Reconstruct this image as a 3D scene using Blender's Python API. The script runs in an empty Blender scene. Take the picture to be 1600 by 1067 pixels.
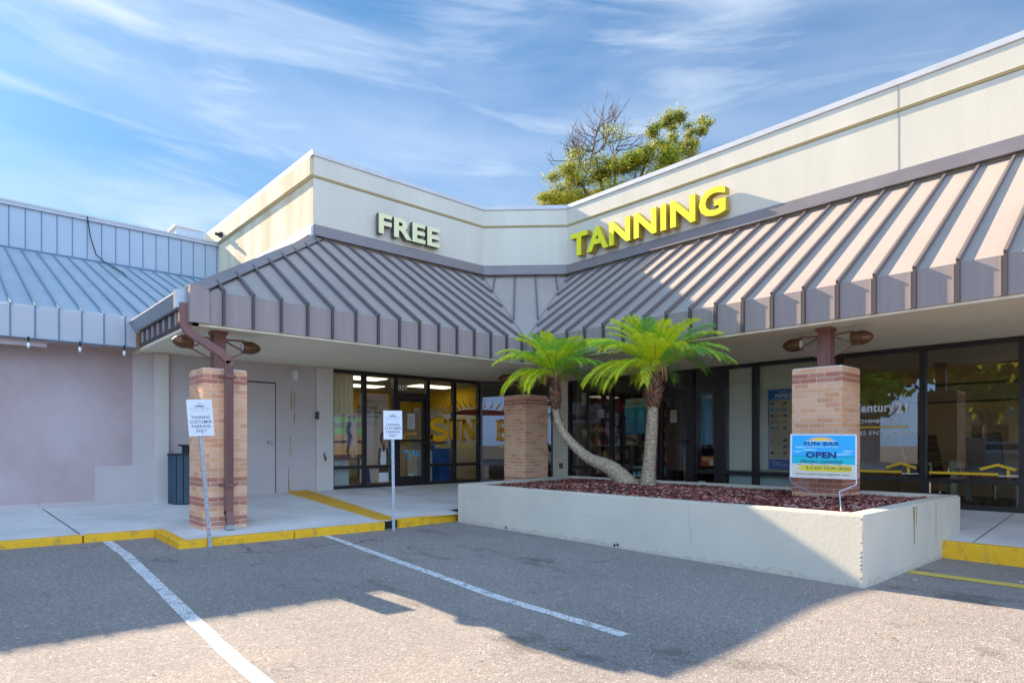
import bpy, math, random
from mathutils import Vector, Matrix, noise
random.seed(7)
R = math.radians
D = bpy.data
scn = bpy.context.scene
col = scn.collection

# ------------------------------------------------------------------ camera, sky, sun, exposure
cam = D.cameras.new('camera'); camo = D.objects.new('camera', cam); col.objects.link(camo)
cam.sensor_width = 36; cam.lens = 22.086; cam.shift_y = 0.0999; cam.clip_end = 1000
camo.location = (0, 0, 1.37); camo.rotation_euler = (R(90), 0, R(-42.24))
scn.camera = camo
SUN = Vector((-0.165, 1.0, 0.55)).normalized()
sl = D.lights.new('sun', 'SUN'); so = D.objects.new('sun', sl); col.objects.link(so)
sl.energy = 5.0; sl.angle = R(0.5); sl.color = (1.0, 0.83, 0.63)
so.rotation_euler = SUN.to_track_quat('Z', 'Y').to_euler()
so.location = (0, 30, 30)
w = D.worlds.new('World'); scn.world = w; w.use_nodes = True
nt = w.node_tree; nt.nodes.clear()
def N(nt, t, **k):
    n = nt.nodes.new(t)
    for a, b in k.items(): setattr(n, a, b)
    return n
def mth(nt, op, a, b=None):
    n = N(nt, 'ShaderNodeMath', operation=op)
    for i, v in enumerate((a, b)):
        if v is None: continue
        if isinstance(v, (int, float)): n.inputs[i].default_value = v
        else: nt.links.new(v, n.inputs[i])
    return n.outputs[0]
def ramp(nt, fac, stops):
    n = N(nt, 'ShaderNodeValToRGB'); e = n.color_ramp.elements
    while len(e) < len(stops): e.new(0.5)
    for i, (p, c) in enumerate(stops):
        e[i].position = p; e[i].color = (c, c, c, 1) if isinstance(c, (int, float)) else (*c, 1)
    nt.links.new(fac, n.inputs[0]); return n.outputs[0]
def mixc(nt, fac, a, b, mode='MIX'):
    n = N(nt, 'ShaderNodeMix', data_type='RGBA', blend_type=mode)
    for i, v in ((0, fac), (6, a), (7, b)):
        if isinstance(v, (int, float)): n.inputs[i].default_value = v
        elif isinstance(v, tuple): n.inputs[i].default_value = (*v, 1)
        else: nt.links.new(v, n.inputs[i])
    return n.outputs[2]
sky = N(nt, 'ShaderNodeTexSky', sky_type='NISHITA'); sky.sun_disc = False
sky.sun_elevation = math.asin(SUN.z); sky.sun_rotation = math.atan2(SUN.x, SUN.y)
sky.air_density = 1.0; sky.dust_density = 0.4; sky.ozone_density = 2.5
CLOUD_COL = (6.6, 7.3, 8.3); FILL_COL = (11.2, 16.8, 28.0)
tc = N(nt, 'ShaderNodeTexCoord')
sx = N(nt, 'ShaderNodeSeparateXYZ'); nt.links.new(tc.outputs['Generated'], sx.inputs[0])
cx = tc
def cloud(rot, scale, nscale, det, dist, lo, hi, off=(0, 0, 0)):
    """streaky cloud: the direction is tilted a little about the north-east axis and squeezed in height"""
    m0 = N(nt, 'ShaderNodeVectorRotate', rotation_type='AXIS_ANGLE'); m0.inputs['Axis'].default_value = (.672, .740, 0); m0.inputs['Angle'].default_value = R(rot)
    nt.links.new(tc.outputs['Generated'], m0.inputs['Vector'])
    m = N(nt, 'ShaderNodeMapping'); m.inputs['Scale'].default_value = scale; m.inputs['Location'].default_value = off
    nt.links.new(m0.outputs[0], m.inputs[0])
    t = N(nt, 'ShaderNodeTexNoise'); t.inputs['Scale'].default_value = nscale; t.inputs['Detail'].default_value = det
    t.inputs['Roughness'].default_value = 0.55; t.inputs['Distortion'].default_value = dist
    nt.links.new(m.outputs[0], t.inputs[0])
    return ramp(nt, t.outputs[0], [(lo, 0.0), (hi, 1.0)])
c1 = cloud(-4, (1, 1, 7), 2.2, 8, 0.7, 0.50, 0.74, (3.1, 1.7, .3))
c2 = cloud(-2, (1, 1, 4.0), 1.5, 5, 0.3, 0.42, 0.75, (8.2, 0.4, 2))
cl = mth(nt, 'MINIMUM', mth(nt, 'ADD', mth(nt, 'MULTIPLY', c1, 0.52), mth(nt, 'MULTIPLY', c2, 0.40)), 0.7)
hs = N(nt, 'ShaderNodeHueSaturation'); hs.inputs['Saturation'].default_value = 1.0; hs.inputs['Value'].default_value = 1.0
nt.links.new(sky.outputs[0], hs.inputs['Color'])
gm = N(nt, 'ShaderNodeGamma'); gm.inputs[1].default_value = 0.6; nt.links.new(hs.outputs[0], gm.inputs[0])
skc = mixc(nt, cl, mixc(nt, 1.0, gm.outputs[0], (0.74, 1.36, 1.95), 'MULTIPLY'), CLOUD_COL)
# unseen bright area added to the sky opposite the sun to lift the shade
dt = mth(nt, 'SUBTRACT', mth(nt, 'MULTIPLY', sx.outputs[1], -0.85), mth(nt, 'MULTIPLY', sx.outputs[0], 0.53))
sky_fill = mth(nt, 'MULTIPLY', ramp(nt, dt, [(0.05, 0.0), (0.55, 1.0)]), ramp(nt, sx.outputs[2], [(0.0, 0.9), (0.1, 1.0), (0.45, 0.85), (0.8, 0.5)]))
fill_mottle = cloud(0, (1, 1, 1.6), 2.6, 7, 0.4, 0.30, 0.62, (1, 5, 2))
skc = mixc(nt, mth(nt, 'MULTIPLY', sky_fill, mth(nt, 'ADD', mth(nt, 'MULTIPLY', fill_mottle, .5), .5)), skc, FILL_COL)
bg = N(nt, 'ShaderNodeBackground'); bg.inputs[1].default_value = 0.055
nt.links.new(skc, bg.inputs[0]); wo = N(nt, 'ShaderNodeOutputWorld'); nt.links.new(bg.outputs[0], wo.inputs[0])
scn.view_settings.view_transform = 'Standard'; scn.view_settings.look = 'None'; scn.view_settings.exposure = 1.47
scn.view_settings.gamma = 1
try:
    scn.cycles.max_bounces = 8; scn.cycles.transparent_max_bounces = 24; scn.cycles.sample_clamp_indirect = 6
except Exception: pass

# ------------------------------------------------------------------ materials
MAT = {}
def mat(name, c, rough=0.7, metal=0.0, bump=0.0, bscale=30.0, var=0.0, vscale=2.0, stretch=(1, 1, 1), c2=None, spec=0.5,
        emit=None, estr=0.0, fine=0.0, fscale=200.0, trans=0.0, lo=0.35, hi=0.65):
    m = D.materials.new(name); m.use_nodes = True; t = m.node_tree; b = t.nodes['Principled BSDF']
    b.inputs['Base Color'].default_value = (*c, 1); b.inputs['Roughness'].default_value = rough; b.inputs['Metallic'].default_value = metal
    b.inputs['Specular IOR Level'].default_value = spec
    g = N(t, 'ShaderNodeNewGeometry')
    base = None
    if var or c2:
        mp = N(t, 'ShaderNodeMapping'); mp.inputs['Scale'].default_value = stretch; t.links.new(g.outputs['Position'], mp.inputs[0])
        n = N(t, 'ShaderNodeTexNoise'); n.inputs['Scale'].default_value = vscale; n.inputs['Detail'].default_value = 6; n.inputs['Roughness'].default_value = 0.6
        t.links.new(mp.outputs[0], n.inputs[0])
        f = ramp(t, n.outputs[0], [(lo, 0.0), (hi, 1.0)])
        cc2 = c2 if c2 else tuple(x * (1 - var) for x in c)
        base = mixc(t, f, tuple(c), tuple(cc2))
    if fine:
        n = N(t, 'ShaderNodeTexNoise'); n.inputs['Scale'].default_value = fscale; n.inputs['Detail'].default_value = 2
        t.links.new(g.outputs['Position'], n.inputs[0])
        f = ramp(t, n.outputs[0], [(0.3, 1 - fine), (0.7, 1 + fine)])
        base = mixc(t, 1.0, base if base else tuple(c), f, 'MULTIPLY')
    if base: t.links.new(base, b.inputs['Base Color'])
    if bump:
        n = N(t, 'ShaderNodeTexNoise'); n.inputs['Scale'].default_value = bscale; n.inputs['Detail'].default_value = 5
        t.links.new(g.outputs['Position'], n.inputs[0])
        bp = N(t, 'ShaderNodeBump'); bp.inputs['Strength'].default_value = bump; bp.inputs['Distance'].default_value = 0.02
        t.links.new(n.outputs[0], bp.inputs['Height']); t.links.new(bp.outputs[0], b.inputs['Normal'])
    if emit: b.inputs['Emission Color'].default_value = (*emit, 1); b.inputs['Emission Strength'].default_value = estr
    if trans:
        tr = N(t, 'ShaderNodeBsdfTranslucent'); mx = N(t, 'ShaderNodeMixShader'); mx.inputs[0].default_value = trans
        if base: t.links.new(base, tr.inputs[0])
        else: tr.inputs[0].default_value = (*c, 1)
        t.links.new(b.outputs[0], mx.inputs[1]); t.links.new(tr.outputs[0], mx.inputs[2]); t.links.new(mx.outputs[0], t.nodes['Material Output'].inputs[0])
    MAT[name] = m; return m
def glass(name, tint, k=1.0, mn=0.0):
    m = D.materials.new(name); m.use_nodes = True; t = m.node_tree; t.nodes.clear()
    tr = N(t, 'ShaderNodeBsdfTransparent'); tr.inputs[0].default_value = (*tint, 1)
    gl = N(t, 'ShaderNodeBsdfGlossy'); gl.inputs['Roughness'].default_value = 0.0; gl.inputs[0].default_value = (0.95, 0.97, 1, 1)
    fr = N(t, 'ShaderNodeFresnel'); fr.inputs[0].default_value = 1.55
    f = mth(t, 'ADD', mth(t, 'MULTIPLY', fr.outputs[0], k), mn)
    mx = N(t, 'ShaderNodeMixShader'); t.links.new(f, mx.inputs[0]); t.links.new(tr.outputs[0], mx.inputs[1]); t.links.new(gl.outputs[0], mx.inputs[2])
    o = N(t, 'ShaderNodeOutputMaterial'); t.links.new(mx.outputs[0], o.inputs[0]); MAT[name] = m
mat('stucco', (0.71, 0.635, 0.48), 0.9, bump=0.10, bscale=60, var=0.10, vscale=1.3, stretch=(1, 1, 0.15), fine=.05, fscale=60)
mat('stucco_old', (0.74, 0.62, 0.42), 0.9, bump=0.25, bscale=60, c2=(0.58, 0.42, 0.22), vscale=1.6, stretch=(1, 1, 0.12), lo=0.42, hi=0.75)
mat('moulding_ochre', (0.56, 0.45, 0.22), 0.85, bump=0.2)
mat('cap_metal', (0.62, 0.60, 0.56), 0.5, var=0.12)
mat('bronze_metal', (0.27, 0.225, 0.205), 0.42, metal=0.0, var=0.14, vscale=1.5, spec=0.5)
mat('canopy_metal', (0.42, 0.345, 0.28), 0.5, bump=0.5, bscale=1.6, var=0.10, vscale=0.7, c2=(0.375, 0.31, 0.255), spec=0.35)
mat('fascia_metal', (0.36, 0.285, 0.25), 0.5, var=0.12, vscale=1.2, stretch=(8, 8, 0.4), spec=0.35)
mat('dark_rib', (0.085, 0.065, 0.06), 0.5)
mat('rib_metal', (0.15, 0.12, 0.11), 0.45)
mat('soffit', (0.94, 0.84, 0.64), 0.85, var=0.10, vscale=0.8, stretch=(1, 1, 1), bump=0.1, bscale=20)
mat('grey_wall', (0.60, 0.515, 0.47), 0.85, bump=0.2, bscale=40, var=0.10, vscale=0.9)
mat('patch_wall', (0.55, 0.44, 0.41), 0.85, bump=0.2, bscale=40, c2=(0.46, 0.335, 0.30), vscale=0.55, lo=0.4, hi=0.62)
mat('column_paint', (0.68, 0.61, 0.52), 0.8, bump=0.1, bscale=60, var=0.04)
mat('siding_blue', (0.44, 0.50, 0.53), 0.6, var=0.06, vscale=0.8)
mat('siding_seam', (0.12, 0.20, 0.26), 0.6)
mat('roof_blue', (0.42, 0.47, 0.48), 0.45, bump=0.6, bscale=1.8, c2=(0.33, 0.37, 0.39), vscale=1.1, lo=0.45, hi=0.72, stretch=(1.6, 0.8, 0.8), fine=0.06, fscale=30)
mat('roof_seam', (0.16, 0.27, 0.31), 0.5)
mat('fascia_blue', (0.50, 0.50, 0.50), 0.55, var=0.06)
mat('eave_strip', (0.80, 0.74, 0.62), 0.5, var=0.08)
mat('dark_trim', (0.075, 0.055, 0.05), 0.6)
mat('frame_bronze', (0.022, 0.018, 0.017), 0.35, spec=0.6)
mat('concrete', (0.76, 0.73, 0.67), 0.9, bump=0.15, bscale=80, c2=(0.60, 0.57, 0.52), vscale=1.3, fine=0.10, fscale=120)
mat('joint', (0.06, 0.055, 0.05), 0.95)
mat('kerb_yellow', (0.95, 0.49, 0.008), 0.65, bump=0.3, bscale=70, c2=(0.42, 0.26, 0.05), vscale=7, lo=0.52, hi=0.78, fine=0.10, fscale=60)
mat('band_yellow', (0.84, 0.43, 0.02), 0.75, bump=0.2, bscale=70, c2=(0.62, 0.35, 0.03), vscale=6)
mat('mortar', (0.78, 0.69, 0.56), 0.95, fine=0.06)
mat('brick_a', (0.80, 0.42, 0.215), 0.85, bump=0.3, bscale=90, fine=0.12, fscale=90)
mat('brick_b', (0.84, 0.48, 0.275), 0.85, bump=0.3, bscale=90, fine=0.12, fscale=90)
mat('brick_c', (0.72, 0.35, 0.18), 0.85, bump=0.3, bscale=90, fine=0.12, fscale=90)
mat('brick_red', (0.52, 0.19, 0.11), 0.85, bump=0.3, bscale=90, fine=0.15, fscale=90)
mat('brick_red_b', (0.56, 0.25, 0.16), 0.85, bump=0.3, bscale=90, fine=0.15, fscale=90)
mat('brown_steel', (0.25, 0.11, 0.085), 0.5, var=0.2, vscale=4)
mat('lamp_bronze', (0.17, 0.085, 0.035), 0.35, metal=0.5, var=0.3, vscale=9)
mat('planter_paint', (0.72, 0.64, 0.49), 0.85, bump=0.10, bscale=30, var=0.10, vscale=1.0)
mat('crack', (0.36, 0.31, 0.24), 0.95)
mat('dirt', (0.55, 0.47, 0.35), 0.95, c2=(0.68, 0.60, 0.45), vscale=14)
mat('rust', (0.55, 0.34, 0.13), 0.9, var=0.4, vscale=6, stretch=(1, 1, 0.2))
mat('galvanised', (0.45, 0.48, 0.50), 0.4, metal=0.7, var=0.2, vscale=12)
mat('sign_white', (0.80, 0.80, 0.80), 0.5)
mat('ink_grey', (0.10, 0.10, 0.12), 0.6)
mat('ink_light', (0.38, 0.38, 0.45), 0.6)
mat('ink_dark', (0.02, 0.02, 0.03), 0.6)
mat('bin_blue', (0.045, 0.085, 0.11), 0.6, var=0.2)
mat('bin_dark', (0.015, 0.02, 0.025), 0.6)
mat('letter_green', (0.86, 0.78, 0.40), 0.45)
mat('letter_side', (0.10, 0.10, 0.085), 0.5)
mat('letter_yellow', (0.92, 0.82, 0.010), 0.4)
mat('letter_yellow_side', (0.42, 0.30, 0.03), 0.5)
mat('stripe_white', (0.70, 0.69, 0.64), 0.8, fine=0.45, fscale=60, c2=(0.36, 0.34, 0.30), vscale=12, lo=0.48, hi=0.68)
mat('stripe_yellow', (0.68, 0.50, 0.10), 0.8, fine=0.2, fscale=55)
mat('bark_palm', (0.50, 0.39, 0.25), 0.95, bump=0.9, bscale=40, c2=(0.30, 0.22, 0.13), vscale=22)
mat('stub_pale', (0.74, 0.60, 0.42), 0.95)
mat('boot_brown', (0.24, 0.11, 0.055), 0.95, bump=0.8, bscale=50, c2=(0.10, 0.045, 0.025), vscale=16)
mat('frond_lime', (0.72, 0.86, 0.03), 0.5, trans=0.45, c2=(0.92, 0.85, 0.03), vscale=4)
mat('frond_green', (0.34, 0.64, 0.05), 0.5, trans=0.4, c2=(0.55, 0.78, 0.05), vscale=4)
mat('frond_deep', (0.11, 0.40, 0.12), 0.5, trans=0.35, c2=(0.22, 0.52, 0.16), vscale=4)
mat('rachis', (0.35, 0.38, 0.06), 0.6)
mat('rachis_dry', (0.50, 0.22, 0.09), 0.8)
mat('leaf_a', (0.42, 0.42, 0.03), 0.6, trans=0.5, c2=(0.60, 0.54, 0.05), vscale=0.9)
mat('leaf_b', (0.10, 0.19, 0.03), 0.6, trans=0.4, c2=(0.20, 0.30, 0.04), vscale=0.9)
mat('bark', (0.12, 0.085, 0.07), 0.9)
mat('moss', (0.33, 0.29, 0.17), 0.95, trans=0.3)
mat('paper', (0.78, 0.76, 0.70), 0.7)
mat('wall_yellow', (0.80, 0.52, 0.015), 0.8, var=0.1)
mat('wall_beige', (0.56, 0.50, 0.36), 0.8, var=0.06)
mat('wall_tan', (0.72, 0.52, 0.30), 0.8, var=0.05)
mat('ceiling_tile', (0.55, 0.52, 0.42), 0.9)
mat('lamp_panel', (0.9, 0.9, 0.85), 0.5, emit=(1.0, 0.93, 0.72), estr=1.0)
mat('floor_dark', (0.10, 0.08, 0.06), 0.5, var=0.2)
mat('curtain', (0.80, 0.74, 0.54), 0.9, trans=0.2)
mat('curtain_white', (0.60, 0.66, 0.62), 0.9)
mat('blind', (0.78, 0.78, 0.62), 0.9, var=0.03)
mat('blind_low', (0.62, 0.70, 0.66), 0.9)
mat('teal_dark', (0.01, 0.30, 0.46), 0.6)
mat('teal', (0.03, 0.50, 0.56), 0.6)
mat('teal_pale', (0.42, 0.74, 0.66), 0.6)
mat('blue_print', (0.02, 0.15, 0.52), 0.6)
mat('gold', (0.98, 0.50, 0.010), 0.5)
mat('gold_pale', (0.78, 0.52, 0.05), 0.5)
mat('maroon', (0.22, 0.03, 0.012), 0.6)
mat('decal_white', (0.92, 0.93, 0.90), 0.6)
mat('decal_yellow', (0.80, 0.48, 0.01), 0.6)
mat('skin_a', (0.55, 0.30, 0.18), 0.7)
mat('skin_b', (0.10, 0.04, 0.025), 0.7)
mat('skin_c', (0.75, 0.50, 0.34), 0.7)
mat('poster_tan', (0.60, 0.45, 0.33), 0.7)
mat('poster_orange', (0.82, 0.46, 0.18), 0.7)
mat('poster_green', (0.52, 0.74, 0.26), 0.7)
mat('poster_brown', (0.20, 0.10, 0.06), 0.7)
mat('poster_red', (0.55, 0.10, 0.03), 0.7)
mat('banner_sky', (0.02, 0.45, 0.80), 0.45)
mat('banner_sky_pale', (0.30, 0.68, 0.90), 0.45)
mat('banner_sea', (0.0, 0.52, 0.60), 0.45)
mat('banner_sea_deep', (0.0, 0.22, 0.42), 0.45)
mat('banner_sand', (0.76, 0.68, 0.50), 0.45)
mat('banner_yellow', (0.85, 0.66, 0.01), 0.45)
mat('banner_navy', (0.01, 0.025, 0.16), 0.45)
mat('banner_green', (0.0, 0.12, 0.13), 0.45)
mat('banner_peach', (0.80, 0.45, 0.33), 0.45)
mat('chrome', (0.75, 0.77, 0.80), 0.12, metal=1.0)
mat('leather', (0.035, 0.032, 0.032), 0.35)
mat('mesh_grey', (0.10, 0.11, 0.13), 0.4)
mat('table_wood', (0.45, 0.36, 0.22), 0.4)
mat('pale_leg', (0.52, 0.58, 0.50), 0.5)
mat('wood_dark', (0.09, 0.045, 0.025), 0.6, var=0.4, vscale=5, stretch=(1, 1, 0.1))
mat('wood_mid', (0.50, 0.30, 0.14), 0.6)
mat('red_thing', (0.65, 0.03, 0.04), 0.6)
mat('pink_thing', (0.60, 0.08, 0.18), 0.6)
mat('bulb', (0.85, 0.83, 0.76), 0.3)
mat('black_rubber', (0.01, 0.01, 0.012), 0.5)
mat('car_silver', (0.35, 0.38, 0.42), 0.25, metal=0.6)
mat('box_white', (0.70, 0.72, 0.70), 0.6)
glass('pane_clear', (0.96, 0.97, 0.94), 1.25, 0.02)
glass('pane_office', (0.86, 0.83, 0.70), 1.5, 0.07)
glass('pane_shop', (0.95, 0.93, 0.88), 1.2, 0.02)
mat('leaf_litter', (0.40, 0.22, 0.08), 0.9)

# asphalt: aggregate, stains and hairline cracks
def asphalt():
    m = D.materials.new('asphalt'); m.use_nodes = True; t = m.node_tree; b = t.nodes['Principled BSDF']
    g = N(t, 'ShaderNodeNewGeometry'); P = g.outputs['Position']
    def noi(s, d=3, r=0.5, src=P):
        n = N(t, 'ShaderNodeTexNoise'); n.inputs['Scale'].default_value = s; n.inputs['Detail'].default_value = d; n.inputs['Roughness'].default_value = r
        t.links.new(src, n.inputs[0]); return n.outputs[0]
    big = ramp(t, noi(0.55, 6), [(0.35, 0.0), (0.68, 1.0)])
    base = mixc(t, big, (0.36, 0.312, 0.265), (0.295, 0.26, 0.228))
    v = N(t, 'ShaderNodeTexVoronoi'); v.inputs['Scale'].default_value = 75; t.links.new(P, v.inputs['Vector'])
    sp = N(t, 'ShaderNodeSeparateColor'); t.links.new(v.outputs['Color'], sp.inputs[0])
    agg = ramp(t, sp.outputs[0], [(0.0, 0.62), (0.55, 1.0), (0.93, 1.12), (1.0, 2.0)])
    base = mixc(t, 0.75, base, agg, 'MULTIPLY')
    fn = ramp(t, noi(190, 2), [(0.35, 0.62), (0.65, 1.25)])
    base = mixc(t, 0.8, base, fn, 'MULTIPLY')
    # tyre-scuffed / oily patches
    mp = N(t, 'ShaderNodeMapping'); mp.inputs['Scale'].default_value = (1.0, 0.5, 1); mp.inputs['Rotation'].default_value = (0, 0, R(15)); t.links.new(P, mp.inputs[0])
    st = ramp(t, noi(1.3, 9, 0.75, mp.outputs[0]), [(0.57, 1.0), (0.66, 0.58)])
    base = mixc(t, 1.0, base, st, 'MULTIPLY')
    # cracks
    ds = N(t, 'ShaderNodeVectorMath', operation='ADD'); wn = N(t, 'ShaderNodeTexNoise'); wn.inputs['Scale'].default_value = 1.6; wn.inputs['Detail'].default_value = 6
    t.links.new(P, wn.inputs[0]); t.links.new(P, ds.inputs[0]); t.links.new(wn.outputs['Color'], ds.inputs[1])
    vc = N(t, 'ShaderNodeTexVoronoi', feature='DISTANCE_TO_EDGE'); vc.inputs['Scale'].default_value = 0.33; t.links.new(ds.outputs[0], vc.inputs['Vector'])
    cr = ramp(t, vc.outputs['Distance'], [(0.002, 0.22), (0.008, 1.0)])
    mk = ramp(t, noi(0.4, 2), [(0.52, 0.0), (0.6, 0.8)])
    base = mixc(t, mk, base, mixc(t, 1.0, base, cr, 'MULTIPLY'))
    t.links.new(base, b.inputs['Base Color']); b.inputs['Roughness'].default_value = 0.92; b.inputs['Specular IOR Level'].default_value = 0.3
    bp = N(t, 'ShaderNodeBump'); bp.inputs['Strength'].default_value = 0.5; bp.inputs['Distance'].default_value = 0.006
    t.links.new(mth(t, 'ADD', v.outputs['Distance'], noi(150, 3)), bp.inputs['Height']); t.links.new(bp.outputs[0], b.inputs['Normal'])
    MAT['asphalt'] = m
asphalt()
def mulchmat():
    for nme, c in (('mulch_a', (0.36, 0.10, 0.07)), ('mulch_b', (0.50, 0.17, 0.12)), ('mulch_c', (0.12, 0.04, 0.03)), ('mulch_d', (0.52, 0.33, 0.27))):
        mat(nme, c, 0.9, fine=0.2, fscale=70)
mulchmat()

# ------------------------------------------------------------------ mesh helpers
def V3(p): return Vector(p)
class MB:
    def __init__(s): s.v = []; s.f = []; s.m = []; s.mats = []
    def mi(s, name):
        if name not in s.mats: s.mats.append(name)
        return s.mats.index(name)
    def poly(s, pts, m):
        i = len(s.v); s.v += [Vector(p) for p in pts]; s.f.append(tuple(range(i, i + len(pts)))); s.m.append(s.mi(m)); return s
    def hexa(s, b, t, m):
        """b, t: 4 bottom and 4 top points, same order"""
        i = len(s.v); s.v += [Vector(p) for p in b] + [Vector(p) for p in t]; k = s.mi(m)
        for q in ((3, 2, 1, 0), (4, 5, 6, 7), (0, 1, 5, 4), (1, 2, 6, 5), (2, 3, 7, 6), (3, 0, 4, 7)):
            s.f.append(tuple(i + j for j in q)); s.m.append(k)
        return s
    def box(s, a, b, m):
        x0, y0, z0 = a; x1, y1, z1 = b
        return s.hexa([(x0, y0, z0), (x1, y0, z0), (x1, y1, z0), (x0, y1, z0)], [(x0, y0, z1), (x1, y0, z1), (x1, y1, z1), (x0, y1, z1)], m)
    def wbox(s, p0, p1, z0, z1, n0, n1, m):
        """box along plan line p0->p1 (left to right as seen), n = outward offset"""
        a = Vector((p0[0], p0[1], 0)); b = Vector((p1[0], p1[1], 0)); d = (b - a).normalized(); n = Vector((d.y, -d.x, 0))
        q = [a + n * n0, b + n * n0, b + n * n1, a + n * n1]
        return s.hexa([x + Vector((0, 0, z0)) for x in q], [x + Vector((0, 0, z1)) for x in q], m)
    def bar(s, a, b, w, h, m, up=(0, 0, 1)):
        """bar from a to b, width w sideways, height h towards up, bottom on the line"""
        a = Vector(a); b = Vector(b); d = (b - a).normalized(); u = Vector(up); sd = d.cross(u).normalized() * (w / 2); uu = sd.cross(d).normalized() * h
        return s.hexa([a - sd, b - sd, b + sd, a + sd], [a - sd + uu, b - sd + uu, b + sd + uu, a + sd + uu], m)
    def tube(s, pts, r, m, n=8, cap=True):
        pts = [Vector(p) for p in pts]; rs = r if isinstance(r, (list, tuple)) else [r] * len(pts); k = s.mi(m); rings = []
        prev = None
        for i, p in enumerate(pts):
            d = (pts[min(i + 1, len(pts) - 1)] - pts[max(i - 1, 0)]).normalized()
            if prev is None: x = d.orthogonal().normalized()
            else: x = (prev - d * prev.dot(d)).normalized()
            prev = x; y = d.cross(x); j = len(s.v)
            for q in range(n):
                a = 2 * math.pi * q / n; s.v.append(p + (x * math.cos(a) + y * math.sin(a)) * rs[i])
            rings.append(j)
        for a, b in zip(rings, rings[1:]):
            for q in range(n): s.f.append((a + q, a + (q + 1) % n, b + (q + 1) % n, b + q)); s.m.append(k)
        if cap:
            s.f.append(tuple(rings[0] + q for q in range(n))[::-1]); s.m.append(k); s.f.append(tuple(rings[-1] + q for q in range(n))); s.m.append(k)
        return s
    def build(s, name, parent=None, origin=None, bevel=0, smooth=False):
        if origin is None:
            if parent is not None: origin = Vector(parent['_w'])
            else:
                mn = [min(v[i] for v in s.v) for i in range(3)]; mx = [max(v[i] for v in s.v) for i in range(3)]
                origin = Vector(((mn[0] + mx[0]) / 2, (mn[1] + mx[1]) / 2, mn[2]))
        origin = Vector(origin)
        me = D.meshes.new(name); me.from_pydata([tuple(v - origin) for v in s.v], [], s.f)
        for q in s.mats: me.materials.append(MAT[q])
        me.polygons.foreach_set('material_index', s.m)
        if smooth: me.polygons.foreach_set('use_smooth', [True] * len(s.f))
        me.update(); o = D.objects.new(name, me); col.objects.link(o)
        if parent is not None:
            o.parent = parent; o.location = origin - Vector(parent['_w'])
        else: o.location = origin
        o['_w'] = tuple(origin)
        if bevel:
            b = o.modifiers.new('bevel', 'BEVEL'); b.width = bevel; b.segments = 2; b.limit_method = 'ANGLE'
        return o
def thing(name, loc, label, cat, group=None):
    o = D.objects.new(name, None); col.objects.link(o); o.location = loc; o['_w'] = tuple(loc); o.empty_display_size = 0.2
    return tag(o, label, cat, group)
def tag(o, label=None, cat=None, group=None, kind=None):
    if label: o['label'] = label
    if cat: o['category'] = cat
    if group: o['group'] = group
    if kind: o['kind'] = kind
    return o
def struct(o): o['kind'] = 'structure'; return o

_tc = {}
def text_geo(s, bold=0.0):
    """flat outline of a string: verts, faces, bbox and the x-range of every letter"""
    key = (s, bold)
    if key in _tc: return _tc[key]
    def one(q):
        cu = D.curves.new('t', 'FONT'); cu.body = q; cu.size = 1; cu.offset = bold; cu.resolution_u = 3; cu.space_character = 1.08
        ob = D.objects.new('t', cu); col.objects.link(ob); bpy.context.view_layer.update()
        dg = bpy.context.evaluated_depsgraph_get(); me = D.meshes.new_from_object(ob.evaluated_get(dg))
        vs = [v.co.copy() for v in me.vertices]; fs = [tuple(p.vertices) for p in me.polygons]
        D.objects.remove(ob); D.curves.remove(cu); D.meshes.remove(me); return vs, fs
    r = one(s); _tc[key] = r; return r
def text_mb(mb, s, org, u, v, wd, ht, m, depth=0.0, bold=0.0, side=None):
    """write s into the parallelogram org + [0,wd]*u + [0,ht]*v; thickness along u x v"""
    vs, fs = text_geo(s, bold)
    x0 = min(p.x for p in vs); x1 = max(p.x for p in vs); y0 = min(p.y for p in vs); y1 = max(p.y for p in vs)
    u = Vector(u); v = Vector(v); org = Vector(org); n = u.cross(v).normalized()
    if wd is None: wd = (x1 - x0) / (y1 - y0) * ht
    P = [org + u * ((p.x - x0) / (x1 - x0) * wd) + v * ((p.y - y0) / (y1 - y0) * ht) for p in vs]
    i = len(mb.v); k = mb.mi(m)
    mb.v += [p + n * depth for p in P]
    for f in fs: mb.f.append(tuple(i + j for j in f)); mb.m.append(k)
    if depth:
        ks = mb.mi(side or m); j0 = len(mb.v); mb.v += P
        cnt = {}
        for f in fs:
            for a, b in zip(f, f[1:] + f[:1]): cnt[(a, b)] = 1
        for a, b in cnt:
            if (b, a) not in cnt: mb.f.append((i + a, j0 + a, j0 + b, i + b)); mb.m.append(ks)
    return wd
X = Vector((1, 0, 0)); Y = Vector((0, 1, 0)); Z = Vector((0, 0, 1))

# ------------------------------------------------------------------ key dimensions (metres)
def az(x, y):                                   # the car park falls gently towards the street
    x = max(-14, min(14, x)); y = max(-14, min(14, y)); s1 = max(0, min(1, (8.4 - y) / 3.8)); s2 = max(0, min(1, (6.3 - x) / 3.0)); s2 = s2 * s2 * (3 - 2 * s2); return 0.035 - 0.0105 * x + 0.0075 * y - 0.175 * s1 * s2
FY = 8.95; FX = 8.5                             # canopy fascia lines
WY = 12.3; WX = 11.7                            # parapet walls above the canopy
CX = 10.18; CY = 10.80                          # chamfer ends: (CX, WY) - (WX, CY)
GY = 12.5; GX = 11.9                            # shopfront glass lines
HX = 2.44                                       # left end of canopy
PX = 5.66                                       # left end of parapet
ZS = 2.97; ZF = 3.41; ZT = 5.62; ZP = 7.36      # soffit, fascia top, canopy top, parapet top
BX0, BX1 = PX, 26.0

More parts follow.
